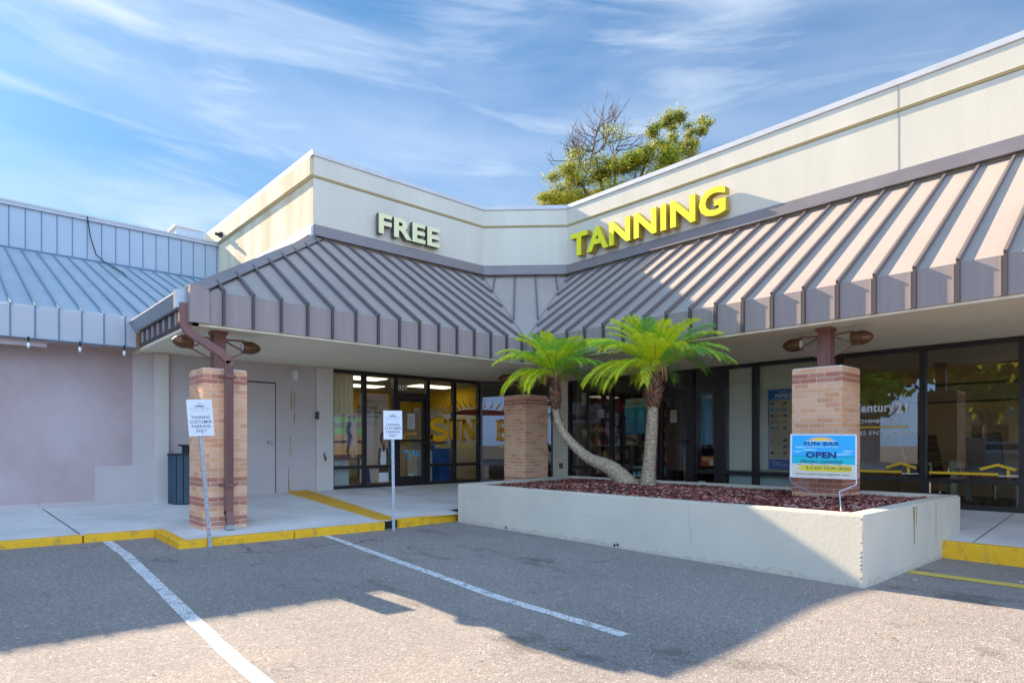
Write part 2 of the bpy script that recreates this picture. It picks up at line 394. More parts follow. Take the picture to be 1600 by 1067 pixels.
# ------------------------------------------------------------------ ground
def ground():
    xs = [-300, -60, -14, -8, -4, -2, 0] + [.5 * i for i in range(1, 20)] + [10, 14, 60, 300]; mb = MB()
    for i in range(len(xs) - 1):
        for j in range(len(xs) - 1):
            q = [(xs[i], xs[j]), (xs[i + 1], xs[j]), (xs[i + 1], xs[j + 1]), (xs[i], xs[j + 1])]
            mb.poly([(a, b, az(a, b)) for a, b in q], 'asphalt')
    struct(mb.build('asphalt_ground', origin=(0, 0, 0), smooth=True))
ground()
def stripe(p0, p1, wd, m, name='parking_line'):
    mb = MB(); a = Vector(p0); b = Vector(p1); d = (b - a).normalized(); n = Vector((-d.y, d.x)) ; L = (b - a).length; k = int(L / 0.25) + 1
    rnd = random.Random(3)
    L0 = []; R0 = []
    for i in range(k + 1):
        p = a + d * (L * i / k)
        l = p + n * (wd / 2 + rnd.uniform(-.005, .005)); r = p - n * (wd / 2 + rnd.uniform(-.005, .005))
        L0.append((l.x, l.y, az(l.x, l.y) + 0.004)); R0.append((r.x, r.y, az(r.x, r.y) + 0.004))
    for i in range(k): mb.poly([L0[i], R0[i], R0[i + 1], L0[i + 1]], m)
    struct(mb.build(name))
stripe((1.61, 9.68), (1.45, 2.0), 0.115, 'stripe_white')
stripe((4.07, 8.45), (3.98, 3.06), 0.105, 'stripe_white')
stripe((7.86, 2.17), (8.08, -2.5), 0.22, 'stripe_yellow')

# pavement: rises from the kerb to the shopfronts
def walkL(x, y):
    pts = [(8.47, .16), (9.7, .19), (12.8, .355)] if x < 5.2 else [(8.47, .165), (9.7, .235), (12.8, .41)]
    for (a, za), (b, zb) in zip(pts, pts[1:]):
        if y <= b: return za + (zb - za) * (y - a) / (b - a)
    return pts[-1][1]
def walkR(x, y):
    fy = .165 + .235 * max(0, min(1, (y - 8.55) / 3.95)); fx = .155 + .185 * max(0, min(1, (x - 9.22) / 2.68))
    if y < 8.5: return fx
    return max(fy, fx) if x > 9 else fy
def slab(name, xs, ys, fz, ok=lambda x, y: True):
    mb = MB()
    for i in range(len(xs) - 1):
        for j in range(len(ys) - 1):
            if ok((xs[i] + xs[i + 1]) / 2, (ys[j] + ys[j + 1]) / 2):
                mb.poly([(a, b, fz(a, b)) for a, b in ((xs[i], ys[j]), (xs[i + 1], ys[j]), (xs[i + 1], ys[j + 1]), (xs[i], ys[j + 1]))], 'concrete')
    return struct(mb.build(name))
def fr(a, b, n): return [a + (b - a) * i / n for i in range(n + 1)]
slab('pavement', [-16, -8, -2, 2.17, 5.2], [8.55, 9.7, 11, 12.5], lambda x, y: walkL(x, y) if x <= 5.2 else 0, lambda x, y: not (x < 2.17 and y < 9.7))
slab('pavement', fr(5.2, 13.2, 32), [8.6, 8.8] + fr(9.05, 12.6, 14), walkR, lambda x, y: y < 12.6 and x + y < 22.9 and not (6.7 < x < 9.8 and y < 9.1))
slab('pavement', fr(9.3, 11.95, 8), [-9, -4, 0, 2.2, 2.6, 4, 6, 8, 9.05], walkR, lambda x, y: not (x < 9.8 and y > 2.4))
# joints in the concrete
def joint(p0, p1, fz, wd=0.012):
    mb = MB(); a = Vector(p0); b = Vector(p1); d = (b - a).normalized(); n = Vector((-d.y, d.x)) * wd / 2; L = (b - a).length; k = max(1, int(L / 0.3))
    for i in range(k):
        q0 = a + d * L * i / k; q1 = a + d * L * (i + 1) / k
        mb.poly([(p.x, p.y, fz(p.x, p.y) + .004) for p in (q0 - n, q1 - n, q1 + n, q0 + n)], 'joint')
    struct(mb.build('pavement_joint'))
joint((1.19, 12.45), (1.33, 9.83), walkL, 0.016); joint((2.78, 12.4), (2.62, 8.62), walkL); joint((-1.4, 12.45), (-1.4, 9.83), walkL, 0.016)
joint((3.9, 12.4), (3.9, 8.62), walkL, 0.008); joint((9.35, 1.9), (11.8, 1.9), walkR, 0.012); joint((7.2, 9.1), (7.2, 12.3), walkR, .008)
# kerbs
def kerb(pts, zt, zb, name='kerb', m='kerb_yellow', wid=0.13):
    """pts in plan left to right; face is to the right-hand (viewer) side"""
    mb = MB(); P = [Vector(p) for p in pts]; n = []
    for i in range(len(P)):
        a = (P[i] - P[i - 1]).normalized() if i else (P[1] - P[0]).normalized(); b = (P[i + 1] - P[i]).normalized() if i < len(P) - 1 else a
        na = Vector((-a.y, a.x)); nb = Vector((-b.y, b.x)); q = (na + nb).normalized(); n.append(q / max(.3, q.dot(na)))
    for i in range(len(P) - 1):
        a, b = P[i], P[i + 1]; ai = a + n[i] * wid; bi = b + n[i + 1] * wid
        mb.hexa([(a.x, a.y, zb[i]), (b.x, b.y, zb[i + 1]), (bi.x, bi.y, zb[i + 1]), (ai.x, ai.y, zb[i])],
                [(a.x, a.y, zt[i]), (b.x, b.y, zt[i + 1]), (bi.x, bi.y, zt[i + 1]), (ai.x, ai.y, zt[i])], m)
    return struct(mb.build(name, bevel=0.012))
k1 = [(-14, 9.62), (1.345, 9.70)]; k2 = [(1.357, 9.70), (2.17, 9.70), (2.15, 8.47), (3.62, 8.47)]
kerb(k1, [.195, .196], [0, 0]); kerb(k2, [.196, .194, .168, .168], [0, 0, 0, 0])
kerb([(3.632, 8.47), (5.06, 8.48)], [.168, .168], [0, 0])
kerb([(5.36, 8.53), (6.72, 8.75)], [.175, .175], [0, 0])
kerb([(9.22, 2.35), (9.22, 0.05)], [.163, .163], [-.1, -.1]); kerb([(9.22, 0.04), (9.22, -9)], [.163, .163], [-.1, -.1])
# painted step edge running from the drain slot back to the wall
mb = MB()
mb.hexa([(5.06, 8.62, .12), (5.36, 8.62, .12), (5.56, 12.35, .3), (5.16, 12.35, .3)], [(5.06, 8.62, .185), (5.36, 8.62, .185), (5.56, 12.35, .43), (5.16, 12.35, .43)], 'band_yellow')
struct(mb.build('step_edge'))
mb = MB(); mb.box((5.065, 8.6, .02), (5.355, 8.66, .165), 'black_rubber'); struct(mb.build('drain_slot'))

# ------------------------------------------------------------------ shopping centre building
B = thing('shop_building', (8, 12.5, 0.3), 'cream stucco shop building with brown standing seam canopy wrapping its inner corner', 'building')
# parapet walls
for nm, p0, p1 in (('f', (PX, WY), (CX, WY)), ('c', (CX, WY), (WX, CY)), ('t', (WX, CY), (WX, -9))):
    a = Vector(p0); b = Vector(p1)
    mb = MB(); mb.wbox(p0, p1, ZS + .03, 6.84, -.25, 0, 'stucco').build('wall', B)
# mitred upper band, cap, moulding strip, flashing as swept profiles along the plan polyline
def sweep(path, prof, m, name, parent, closed_ends=True):
    """path: plan points left to right; prof: list of (n, z)"""
    P = [Vector(p) for p in path]; n = []
    for i in range(len(P)):
        a = (P[i] - P[i - 1]).normalized() if i else (P[1] - P[0]).normalized(); b = (P[i + 1] - P[i]).normalized() if i < len(P) - 1 else a
        na = Vector((a.y, -a.x)); nb = Vector((b.y, -b.x)); q = (na + nb).normalized(); n.append(q / max(.3, q.dot(na)))
    mb = MB(); k = mb.mi(m); L = len(prof)
    for i, p in enumerate(P):
        for (o, z) in prof: q = p + n[i] * o; mb.v.append(Vector((q.x, q.y, z)))
    for i in range(len(P) - 1):
        for j in range(L):
            a = i * L + j; b = i * L + (j + 1) % L; mb.f.append((a, b, b + L, a + L)); mb.m.append(k)
    mb.f.append(tuple(range(L))); mb.m.append(k); mb.f.append(tuple((len(P) - 1) * L + j for j in range(L))[::-1]); mb.m.append(k)
    return mb.build(name, parent)
front = [(PX, 22), (PX, WY), (CX, WY), (WX, CY), (WX, -9)]
# left side wall (weathered) as one block behind the corner
mb = MB(); mb.box((PX, WY + .25, 3.0), (PX + .25, 22, 6.84), 'stucco_old'); mb.build('side_wall', B)
mb = MB(); mb.box((PX - .07, WY + .02, 6.885), (PX, 22, 7.27), 'stucco_old'); mb.box((PX - .003, WY + .01, 3.2), (PX + .001, WY + .25, 6.83), 'stucco_old'); mb.build('side_wall', B)
sweep(front[1:], [(-.25, 6.885), (.03, 6.885), (.03, 7.27), (-.25, 7.27)], 'stucco', 'parapet_band', B)
sweep(front, [(-.27, 6.845), (.012, 6.85), (.042, 6.885), (-.27, 6.885)], 'moulding_ochre', 'moulding', B)
sweep(front, [(-.3, 7.272), (.05, 7.272), (.058, 7.28), (.058, 7.375), (-.3, 7.375)], 'cap_metal', 'parapet_cap', B)
sweep(front[1:], [(0.002, ZT), (.14, ZT), (.14, ZT + .03), (.06, ZT + .05), (.06, ZT + .2), (.035, ZT + .21), (.035, ZT + .25), (.002, ZT + .27)], 'bronze_metal', 'flashing', B)
sweep([(PX, 22), (PX, WY)], [(0.002, ZT), (.14, ZT), (.14, ZT + .03), (.06, ZT + .05), (.06, ZT + .2), (.002, ZT + .27)], 'cap_metal', 'flashing', B)
# control joints on the right parapet
mb = MB()
for y in (3.39, -1.0):
    mb.box((WX - .004, y - .006, ZT + .27), (WX - .0005, y + .006, 6.84), 'crack'); mb.box((WX - .034, y - .006, 6.89), (WX - .0305, y + .006, 7.27), 'crack')
mb.build('control_joint', B)
# flat roof slab
mb = MB(); mb.poly([(PX + .2, 22, 6.3), (PX + .2, WY + .2, 6.3), (CX, WY + .2, 6.3), (WX + .2, CY, 6.3), (WX + .2, -9, 6.3), (26, -9, 6.3), (26, 22, 6.3)], 'concrete')
mb.box((25.8, -9, 0), (26, 22, 7.3), 'stucco'); mb.box((PX, 21.8, 0), (26, 22, 7.3), 'stucco'); mb.box((WX, -9, 0), (26, -8.8, 7.3), 'stucco')
mb.build('roof', B)
# canopy slopes
def sl_f(x, y): return ZF + (ZT - ZF - .02) * (y - FY) / (WY - FY)
TOP = ZT - .02
A0 = (HX, FY, ZF); A1 = (FX, FY, ZF); C1 = (CX, WY, TOP); C2 = (WX, CY, TOP); H1 = (PX, WY, TOP)
mb = MB()
mb.poly([A0, A1, C1, H1], 'canopy_metal'); mb.poly([A1, C2, C1], 'canopy_metal')
mb.poly([A1, (FX, -9, ZF), (WX, -9, TOP), C2], 'canopy_metal')
mb.poly([A0, H1, (PX, 18.6, TOP), (HX, 18.6, ZF)][::-1], 'canopy_metal')
mb.build('canopy_roof', B)
# fascia
mb = MB()
mb.wbox((HX, FY), (FX, FY), ZS, ZF - .002, -.03, 0, 'fascia_metal'); mb.wbox((FX, FY), (FX, -9), ZS, ZF - .002, -.03, 0, 'fascia_metal')
mb.build('fascia', B)
mb = MB(); mb.wbox((HX, 11.9), (HX, FY), 2.99, ZF - .002, -.03, 0, 'dark_trim')
for i in range(8): mb.box((HX - .02, 9.3 + i * .33, 3.02), (HX - .001, 9.38 + i * .33, 3.2), 'fascia_metal')
mb.build('side_fascia', B)
# ribs (standing seams)
ribsF = [HX + .39 + .3955 * i for i in range(20)]
def ribF(mb, x):
    """rib on the front slope at x; stops at hip or valley"""
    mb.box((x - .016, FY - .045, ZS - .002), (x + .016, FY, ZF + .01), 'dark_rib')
    top = WY - .06
    y1 = top
    if x < PX: y1 = min(top, FY + (x - HX) / (PX - HX) * (WY - FY) - .10)
    if x > FX: return
    if x > FX - 0.2: return
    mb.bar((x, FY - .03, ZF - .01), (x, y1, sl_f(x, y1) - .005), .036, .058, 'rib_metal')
mb = MB()
for x in ribsF: ribF(mb, x)
# ribs that start at the valley (between FX and CX)
for x in [v for v in ribsF if v > FX - .2] + [ribsF[-1] + .3955 * i for i in (1, 2, 3, 4)]:
    y0 = FY + (x - FX) / (CX - FX) * (WY - FY) + .18
    if y0 < WY - .2 and x > FX - .2: mb.bar((x, y0, sl_f(x, y0) - .005), (x, WY - .06, sl_f(x, WY - .06) - .005), .036, .058, 'rib_metal')
mb.build('standing_seam', B)
ribsT = [5.278 - .4275 * i for i in range(-12, 34)]
slT = lambda x: ZF + (TOP - ZF) * (x - FX) / (WX - FX)
mb = MB()
for y in ribsT:
    if y < FY - .25:
        mb.box((FX - .05, y - .016, ZS - .002), (FX, y + .016, ZF + .01), 'dark_rib')
        for s in (-.06,): mb.box((FX - .018, y + .045, ZS + .004), (FX, y + .06, ZF - .004), 'canopy_metal')
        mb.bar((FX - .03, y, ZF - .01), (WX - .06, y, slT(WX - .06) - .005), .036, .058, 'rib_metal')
    elif y < CY - .2:
        x0 = FX + (y - FY) / (CY - FY) * (WX - FX) + .2; x0 = max(x0, FX + .02)
        mb.bar((x0, y, slT(x0) - .005), (WX - .06, y, slT(WX - .06) - .005), .036, .058, 'rib_metal')
mb.build('standing_seam', B)
# chamfer ribs
mb = MB(); c1 = Vector(C1); c2 = Vector(C2); ap = Vector(A1); down = ap - (c1 + c2) / 2; al = (c2 - c1); nrm = al.cross(down).normalized()
if nrm.z < 0: nrm = -nrm
for f in (.14, .38, .62, .86):
    p = c1 + al * f; t = 1 - abs(f - .5) * 2; q = p + down * (t * .97)
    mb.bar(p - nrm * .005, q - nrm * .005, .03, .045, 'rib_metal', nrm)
for p in (c1, c2): mb.bar(p + nrm * .001, ap + nrm * .001, .03, .012, 'bronze_metal', nrm)
mb.build('standing_seam', B)
# hip cap
mb = MB(); d = (Vector(H1) - Vector(A0)); sd = Vector((1, -1, 0)).normalized()
a = Vector(A0) + Vector((-.03, -.03, .05)); b = Vector(H1) + Vector((0, 0, .06)); wv = Vector((.22, -.02, -.03)); wl = Vector((-.02, .22, -.03))
mb.poly([a, a + wv, b + wv, b], 'bronze_metal'); mb.poly([a, b, b + wl, a + wl], 'bronze_metal')
mb.poly([a + wv, a + wv + Vector((0, .03, -.07)), b + wv + Vector((0, .03, -.07)), b + wv], 'dark_rib')
mb.box((HX - .035, FY - .04, ZS), (HX + .2, FY - .002, ZF + .055), 'fascia_metal'); mb.box((HX - .034, FY - .0015, ZS), (HX - .003, FY + .2, ZF + .05), 'fascia_metal')
mb.build('hip_cap', B)
# soffit with drip edge
mb = MB()
mb.poly([(HX + .03, FY + .03, ZS + .01), (FX + .03, FY + .03, ZS + .01), (FX + .03, -9, ZS + .01), (GX + .1, -9, ZS + .01), (GX + .1, 10.96, ZS + .01), (10.3, GY + .1, ZS + .01), (HX + .03, GY + .1, ZS + .01)][::-1], 'soffit')
mb.wbox((HX + .03, FY + .03), (FX + .03, FY + .03), ZS - .03, ZS + .009, -.06, 0, 'soffit'); mb.wbox((FX + .03, FY + .03), (FX + .03, -9), ZS - .03, ZS + .009, -.06, 0, 'soffit')
mb.wbox((HX + .03, GY), (HX + .03, FY + .03), ZS - .03, ZS + .009, -.06, 0, 'soffit')
mb.build('soffit', B)
# gutter and downspout
g = MB(); yg0, yg1 = FY + .12, 11.95
g.hexa([(HX - .07, yg0, 3.22), (HX - .02, yg0, 3.22), (HX - .02, yg1, 3.22), (HX - .07, yg1, 3.22)], [(HX - .15, yg0, 3.36), (HX - .02, yg0, 3.36), (HX - .02, yg1, 3.36), (HX - .15, yg1, 3.36)], 'galvanised')
g.box((HX - .16, yg0, 3.36), (HX - .145, yg1, 3.385), 'fascia_blue'); g.box((HX - .165, yg0 - .03, 3.16), (HX - .015, yg0 + .12, 3.40), 'galvanised')
go = g.build('gutter', B)
ds = MB()
pp = [(HX - .08, 9.06, 3.22), (HX - .08, 9.06, 2.98), (HX - .02, 9.05, 2.86), (2.84, 9.03, 2.60), (2.93, 9.03, 2.50), (2.93, 9.03, 0.42), (2.93, 8.99, 0.32), (2.93, 8.97, 0.26)]
for a, b in zip(pp, pp[1:]):
    a = Vector(a); b = Vector(b); dd = (b - a).normalized(); ds.bar(a - dd * .01 + Vector((0, .045, 0)), b + dd * .012 + Vector((0, .045, 0)), .10, .085, 'brown_steel', (0, -1, 0))
for z in (2.28, .78): ds.box((2.83, 9.055, z), (3.03, 9.125, z + .04), 'brown_steel'); ds.box((2.875, 8.962, z), (2.985, 9.09, z + .045), 'brown_steel')
ds.box((2.88, 8.965, .20), (2.98, 9.05, .27), 'galvanised')
for k in (-.03, 0, .03): ds.box((2.93 + k - .004, 8.985, .8), (2.93 + k + .004, 8.992, 2.45), 'dark_trim')
ds.build('downspout', B)

# shopfront walls at pavement level
def zfl(): return .40
mb = MB()
mb.box((3.0, GY, .2), (5.8, GY + .2, ZS + .01), 'grey_wall'); mb.build('wall', B)
MB().box((5.78, GY - .1, .2), (6.15, GY + .2, ZS), 'column_paint').build('pilaster', B, bevel=.004); mb = MB(); mb.box((2.77, GY - .1, .2), (3.0, GY + .3, ZS), 'column_paint'); mb.build('pilaster', B, bevel=.004)
mb = MB(); mb.box((3.95, GY - .012, .36), (4.94, GY - .001, 2.57), 'grey_wall'); 
for (a, b) in (((3.93, .36), (3.955, 2.6)), ((4.935, .36), (4.96, 2.6)), ((3.93, 2.57), (4.96, 2.6))): mb.box((a[0], GY - .006, a[1]), (b[0], GY - .0005, b[1]), 'joint')
sd_ = mb.build('service_door', B)
MB().box((4.78, GY - .08, 1.38), (4.86, GY - .013, 1.43), 'galvanised').build('handle', sd_)
# rust stains
mb = MB(); r2 = random.Random(5)
for x, z0, z1 in ((5.27, 2.05, 2.45), (5.33, 1.8, 2.42), (5.25, 1.15, 1.5), (5.21, .5, .9), (5.22, .42, .5)):
    zz_ = z0
    while zz_ < z1: mb.box((x + r2.uniform(-.006, .006), GY - .003, zz_), (x + .014 + r2.uniform(0, .01), GY - .0006, min(z1, zz_ + .06)), 'rust'); zz_ += .06
mb.build('rust_stain', B)
wl_ = MB().box((5.27, GY - .09, 2.66), (5.38, GY - .001, 2.86), 'box_white').box((5.29, GY - .10, 2.68), (5.36, GY - .09, 2.8), 'paper').build('wall_lamp', B)
MB().box((5.74, GY - .16, 1.88), (5.80, GY - .101, 2.04), 'dark_trim').build('intercom', B)
MB().tube([(5.93, GY - .1, 1.13), (5.93, GY - .16, 1.12)], .02, 'galvanised').tube([(5.93, GY - .15, 1.14), (5.95, GY - .16, 1.02)], .018, 'dark_trim').box((5.91, GY - .13, 1.11), (5.96, GY - .1, 1.2), 'galvanised').build('hose_tap', B)

def window(p0, p1, z0, z1, rail, glassm, e0=.045, e1=.045, door=False, head=None):
    a = Vector(p0); b = Vector(p1); d = (b - a).normalized(); q0 = a + d * e0; q1 = b - d * e1; F = 'frame_bronze'
    mb = MB(); mb.wbox(a, q0, z0, z1, -.12, 0, F); mb.wbox(q1, b, z0, z1, -.12, 0, F)
    mb.wbox(q0, q1, z1 - .07, z1, -.115, -.003, F); mb.wbox(q0, q1, z0, z0 + .07, -.115, -.003, F)
    if rail: mb.wbox(q0, q1, rail - .035, rail + .035, -.10, -.01, F)
    if head: mb.wbox(q0, q1, head, head + .10, -.115, -.003, F)
    fo = mb.build('entrance_door' if door else 'shop_window', B)
    g = MB(); gm = glassm
    zs = [z0 + .07] + ([rail - .035] if rail else []) + ([head] if head else []) + [z1 - .07]
    if head: zz2 = [(z0 + .07, head), (head + .10, z1 - .07)]
    elif rail: zz2 = [(z0 + .07, rail - .035), (rail + .035, z1 - .07)]
    else: zz2 = [(z0 + .07, z1 - .07)]
    for u0, u1 in zz2:
        n = Vector((d.y, -d.x)) * -.05; A = q0 + n; Bq = q1 + n
        g.poly([(A.x, A.y, u0), (Bq.x, Bq.y, u0), (Bq.x, Bq.y, u1), (A.x, A.y, u1)], gm)
    g.build('pane', fo)
    if door:
        l = MB(); w_ = (q1 - q0).length; i0 = q0 + d * .012; i1 = q1 - d * .012; s = .07
        l.wbox(i0, i0 + d * s, z0 + .02, head - .01, -.10, -.03, F); l.wbox(i1 - d * s, i1, z0 + .02, head - .01, -.10, -.03, F)
        l.wbox(i0 + d * s, i1 - d * s, z0 + .02, z0 + .22, -.098, -.032, F); l.wbox(i0 + d * s, i1 - d * s, head - .10, head - .01, -.098, -.032, F)
        l.build('door_leaf', fo)
        h = MB(); m0 = i1 - d * (s * .5); h.wbox(m0 - d * .1, m0 + d * .02, 1.35, 1.45, -.03, .03, F)
        h.wbox(i0 + d * s, i1 - d * s, 1.42, 1.47, -.05, 0.01, F); h.build('handle', fo)
    return fo
ZB = .395; ZBT = .338
xf = [6.165, 6.949, 7.731, 8.649, 9.44, 10.246]
for i in range(5):
    if i == 2: window((xf[i], GY), (xf[i + 1], GY), ZB, ZS, None, 'pane_clear', .06, .06, True, 2.46)
    else: window((xf[i], GY), (xf[i + 1], GY), ZB, ZS, .86, 'pane_clear')
GC0 = Vector((10.262, GY)); GC1 = Vector((GX, 10.957 + .02))
dch = (GC1 - GC0).normalized(); Lc = (GC1 - GC0).length
window(GC0, GC0 + dch * (Lc * .5), ZB - .02, ZS, .86, 'pane_clear'); window(GC0 + dch * (Lc * .5), GC0 + dch * (Lc * .83), ZB - .02, ZS, .86, 'pane_clear')
mb = MB(); mb.wbox(GC0 + dch * (Lc * .83), GC1, .2, ZS, -.2, .02, 'soffit'); 
pcb = GC0 + dch * (Lc * .9); mb.wbox(pcb, pcb + dch * .1, .74, .88, .02, .025, 'poster_brown'); mb.build('pilaster', B)
yt = [10.957, 9.587, 8.286, 7.39, 6.75, 5.97, 4.405, 3.10, 1.815, .5, -.8, -2.1, -3.4]
for i in range(len(yt) - 1):
    gm = 'pane_shop' if i < 4 else ('pane_clear' if i < 6 else 'pane_office')
    if i == 2: window((GX, yt[i]), (GX, yt[i + 1]), ZBT, ZS, None, gm, .06, .06, True, 2.46)
    elif i == 3: window((GX, yt[i]), (GX, yt[i + 1] ), ZBT, ZS, .78, gm, .045, .10)
    elif i == 4: window((GX, yt[i]), (GX, yt[i + 1]), ZBT, ZS, .78, gm, .13, .06)
    else: window((GX, yt[i]), (GX, yt[i + 1]), ZBT, ZS, .78, gm)
mb = MB(); mb.box((GX, -9, .1), (GX + .2, -3.4, ZS + .01), 'grey_wall'); mb.build('wall', B)

# ------------------------------------------------------------------ rooms behind the glass
ch = Vector((1, -1, 0)).normalized()
mb = MB()
mb.poly([(6.0, GY + .02, .39), (10.2, GY + .02, .39), (GX + .02, 10.9, .39), (16, 10.9, .39), (16, 18, .39), (6.0, 18, .39)], 'floor_dark'); mb.build('room_floor', B)
mb = MB(); mb.poly([(6.0, GY + .13, 2.95), (10.3, GY + .13, 2.95), (GX + .13, 11, 2.95), (16, 10.9, 2.95), (16, 18, 2.95), (6.0, 18, 2.95)][::-1], 'ceiling_tile'); mb.build('ceiling', B)
mb = MB()
mb.box((6.02, 16.9, .39), (13, 17.0, 2.42), 'wall_beige'); mb.box((6.02, 16.88, 2.42), (13, 17.0, 2.95), 'wall_yellow')
mb.box((6.02, GY + .2, .39), (6.12, 16.9, 2.42), 'wall_beige'); mb.box((6.02, GY + .2, 2.42), (6.13, 16.9, 2.95), 'wall_yellow')
mb.box((11.0, 13.6, .39), (11.1, 17, 2.42), 'wall_beige'); mb.box((10.99, 13.6, 2.42), (11.1, 17, 2.95), 'wall_yellow')
mb.box((GX + .3, 10.86, .3), (17, 10.97, 2.95), 'wall_beige')
mb.build('room_wall', B)
for x, y in ((7.4, 13.6), (8.4, 15.4), (10.0, 14.3)):
    cl_ = MB().box((x - .6, y - .3, 2.93), (x + .6, y + .3, 2.945), 'lamp_panel').build('ceiling_lamp', B)
mb = MB()      # shop and office shells
mb.box((GX + .13, 6.62, .33), (17, 6.70, 2.95), 'wood_dark'); mb.box((16.9, 6.7, .33), (17, 10.9, 2.95), 'wood_dark')
mb.box((GX + .13, 4.36, .33), (18, 4.44, 2.95), 'wall_tan'); mb.box((15.2, -4, .33), (15.3, 4.36, 2.2), 'wall_tan'); mb.box((15.2, -4, 2.6), (15.3, 4.36, 2.95), 'wall_tan')
mb.box((15.19, -4, 2.2), (15.31, 4.36, 2.24), 'frame_bronze'); mb.box((15.19, -4, 2.56), (15.31, 4.36, 2.6), 'frame_bronze'); mb.box((15.24, -4, 2.24), (15.26, 4.36, 2.56), 'wall_beige')
mb.box((GX + .13, -4, .33), (18, -3.9, 2.95), 'wall_tan')
mb.build('room_wall', B)
mb = MB(); mb.box((GX, -4, .2), (18, 10.9, .336), 'floor_dark'); mb.build('room_floor', B)
mb = MB(); mb.box((GX + .13, -4, 2.94), (18, 10.88, 2.99), 'ceiling_tile'); mb.build('ceiling', B)
# blinds behind the two pale windows
mb = MB(); mb.box((GX + .16, 4.46, .83), (GX + .19, 6.6, 2.93), 'blind'); mb.box((GX + .16, 4.46, .35), (GX + .19, 6.6, .82), 'blind_low')
for y in (4.9, 5.3, 5.65): mb.box((GX + .155, y, .83), (GX + .16, y + .006, 2.93), 'wall_beige')
mb.build('roller_blind', B)

# ------------------------------------------------------------------ neighbouring metal-clad building
LB = thing('metal_clad_building', (-3, 12.5, 0.2), 'pale blue metal sided building with ribbed lean-to roof left of the cream shop', 'building')
UW = 18.3; ZU0 = 5.83; ZU1 = 6.91; ZF = 3.435
mb = MB(); mb.box((-16, GY, .1), (2.77, GY + .2, 3.0), 'grey_wall'); mb.build('wall', LB)
mb = MB()      # repainted pinkish patches and the plaster seam
mb.box((-16, GY - .004, .42), (1.9, GY - .001, 1.0), 'patch_wall'); mb.box((-16, GY - .004, 1.0), (2.45, GY - .001, 2.95), 'patch_wall')
mb.box((1.135, GY - .008, .36), (1.16, GY - .0045, 2.95), 'patch_wall'); mb.build('paint_patch', LB)
mb = MB(); mb.box((-16, GY - .012, .30), (2.76, GY - .001, .36), 'grey_wall'); mb.build('base_strip', LB)
mb = MB(); mb.poly([(-16, 11.93, 2.98), (HX + .03, 11.93, 2.98), (HX + .03, GY, 2.98), (-16, GY, 2.98)][::-1], 'patch_wall')
mb.box((-16, 12.0, 2.86), (1.2, 12.06, 2.979), 'patch_wall'); mb.build('soffit', LB)
mb = MB(); mb.box((-16, 11.9, ZS), (HX - .05, 11.93, ZF), 'fascia_blue'); mb.box((-16, 11.885, ZS - .015), (HX - .05, 11.93, ZS - .001), 'siding_seam')
lx = [.752 + .2955 * i for i in range(-50, 18)]
for x in lx:
    if x < HX - .1: mb.box((x - .008, 11.885, ZS), (x + .008, 11.8995, ZF), 'siding_seam')
mb.build('fascia', LB)
mb = MB(); mb.poly([(-16, 11.9, ZF + .002), (PX, 11.9, ZF + .002), (PX, UW, ZU0), (-16, UW, ZU0)], 'roof_blue'); mb.build('roof', LB)
mb = MB()
for x in lx + [lx[-1] + .2955 * i for i in range(1, 12)]:
    if x < PX: mb.bar((x, 11.9, ZF - .002), (x, UW, ZU0 - .004), .018, .04, 'roof_seam')
mb.build('standing_seam', LB)
mb = MB(); mb.box((-16, UW, 3.2), (PX - .002, UW + .2, ZU1 - .11), 'siding_blue'); mb.box((-16, UW - .05, ZU0 - .02), (PX - .003, UW - .001, ZU0 + .03), 'siding_seam')
for i in range(-58, 17):
    x = 1.132 + .299 * i
    if x < PX - .02: mb.box((x - .008, UW - .012, ZU0 + .03), (x + .008, UW - .0005, ZU1 - .11), 'siding_seam')
mb.build('upper_wall', LB)
MB().box((-16, UW - .06, ZU1 - .11), (PX - .003, UW + .26, ZU1), 'fascia_blue').box((-16, UW - .075, ZU1 - .03), (PX - .003, UW + .28, ZU1 + .01), 'cap_metal').build('parapet_cap', LB)
MB().box((4.9, 19.5, 6.2), (5.65, 20.3, 7.50), 'siding_blue').box((4.86, 19.46, 7.50), (5.655, 20.34, 7.56), 'cap_metal').build('roof_hatch', LB)
for x in (-2.2, -.9, .93 - .0, 1.62, 2.14):
    pass
lb0 = None
for i, (x, y) in enumerate(((.96, 11.80), (1.60, 11.80), (2.20, 11.80))):
    t = thing('string_bulb', (x, y, 2.80), ['round white festoon bulb under the blue metal eave, the one farthest left', 'round white festoon bulb under the blue metal eave, between the two others', 'round white festoon bulb under the blue metal eave, nearest the gutter end'][i], 'bulb', 'festoon bulbs under the eave')
    MB().tube([(x, y, 2.97), (x, y, 2.88)], .014, 'black_rubber').build('socket', t)
    MB().tube([(x, y, 2.89), (x, y, 2.875), (x, y, 2.85), (x, y, 2.82), (x, y, 2.80)], [.01, .018, .024, .02, .006], 'bulb', 10).build('glass_bulb', t, smooth=True)
tag(MB().tube([(2.62, UW - .07, 6.89), (2.68, UW - .09, 6.4), (2.80, UW - .07, 6.0), (2.95, UW - .06, 5.88), (3.0, UW - .25, ZU0 - .05), (3.02, UW - .9, ZU0 - .29), (3.12, UW - 1.4, ZU0 - .48), (3.1, UW - 1.9, ZU0 - .67)], .012, 'black_rubber', 6).build('cable'), 'thin black cable hanging down the pale blue siding onto the ribbed roof', 'cable')
tag(MB().box((5.50, 17.7, 6.92), (5.655, 17.82, 7.04), 'black_rubber').tube([(5.50, 17.76, 6.98), (5.42, 17.7, 6.96)], .045, 'black_rubber').build('security_camera'), 'small black security camera at the back end of the stained side wall', 'camera')

ZF = 3.41
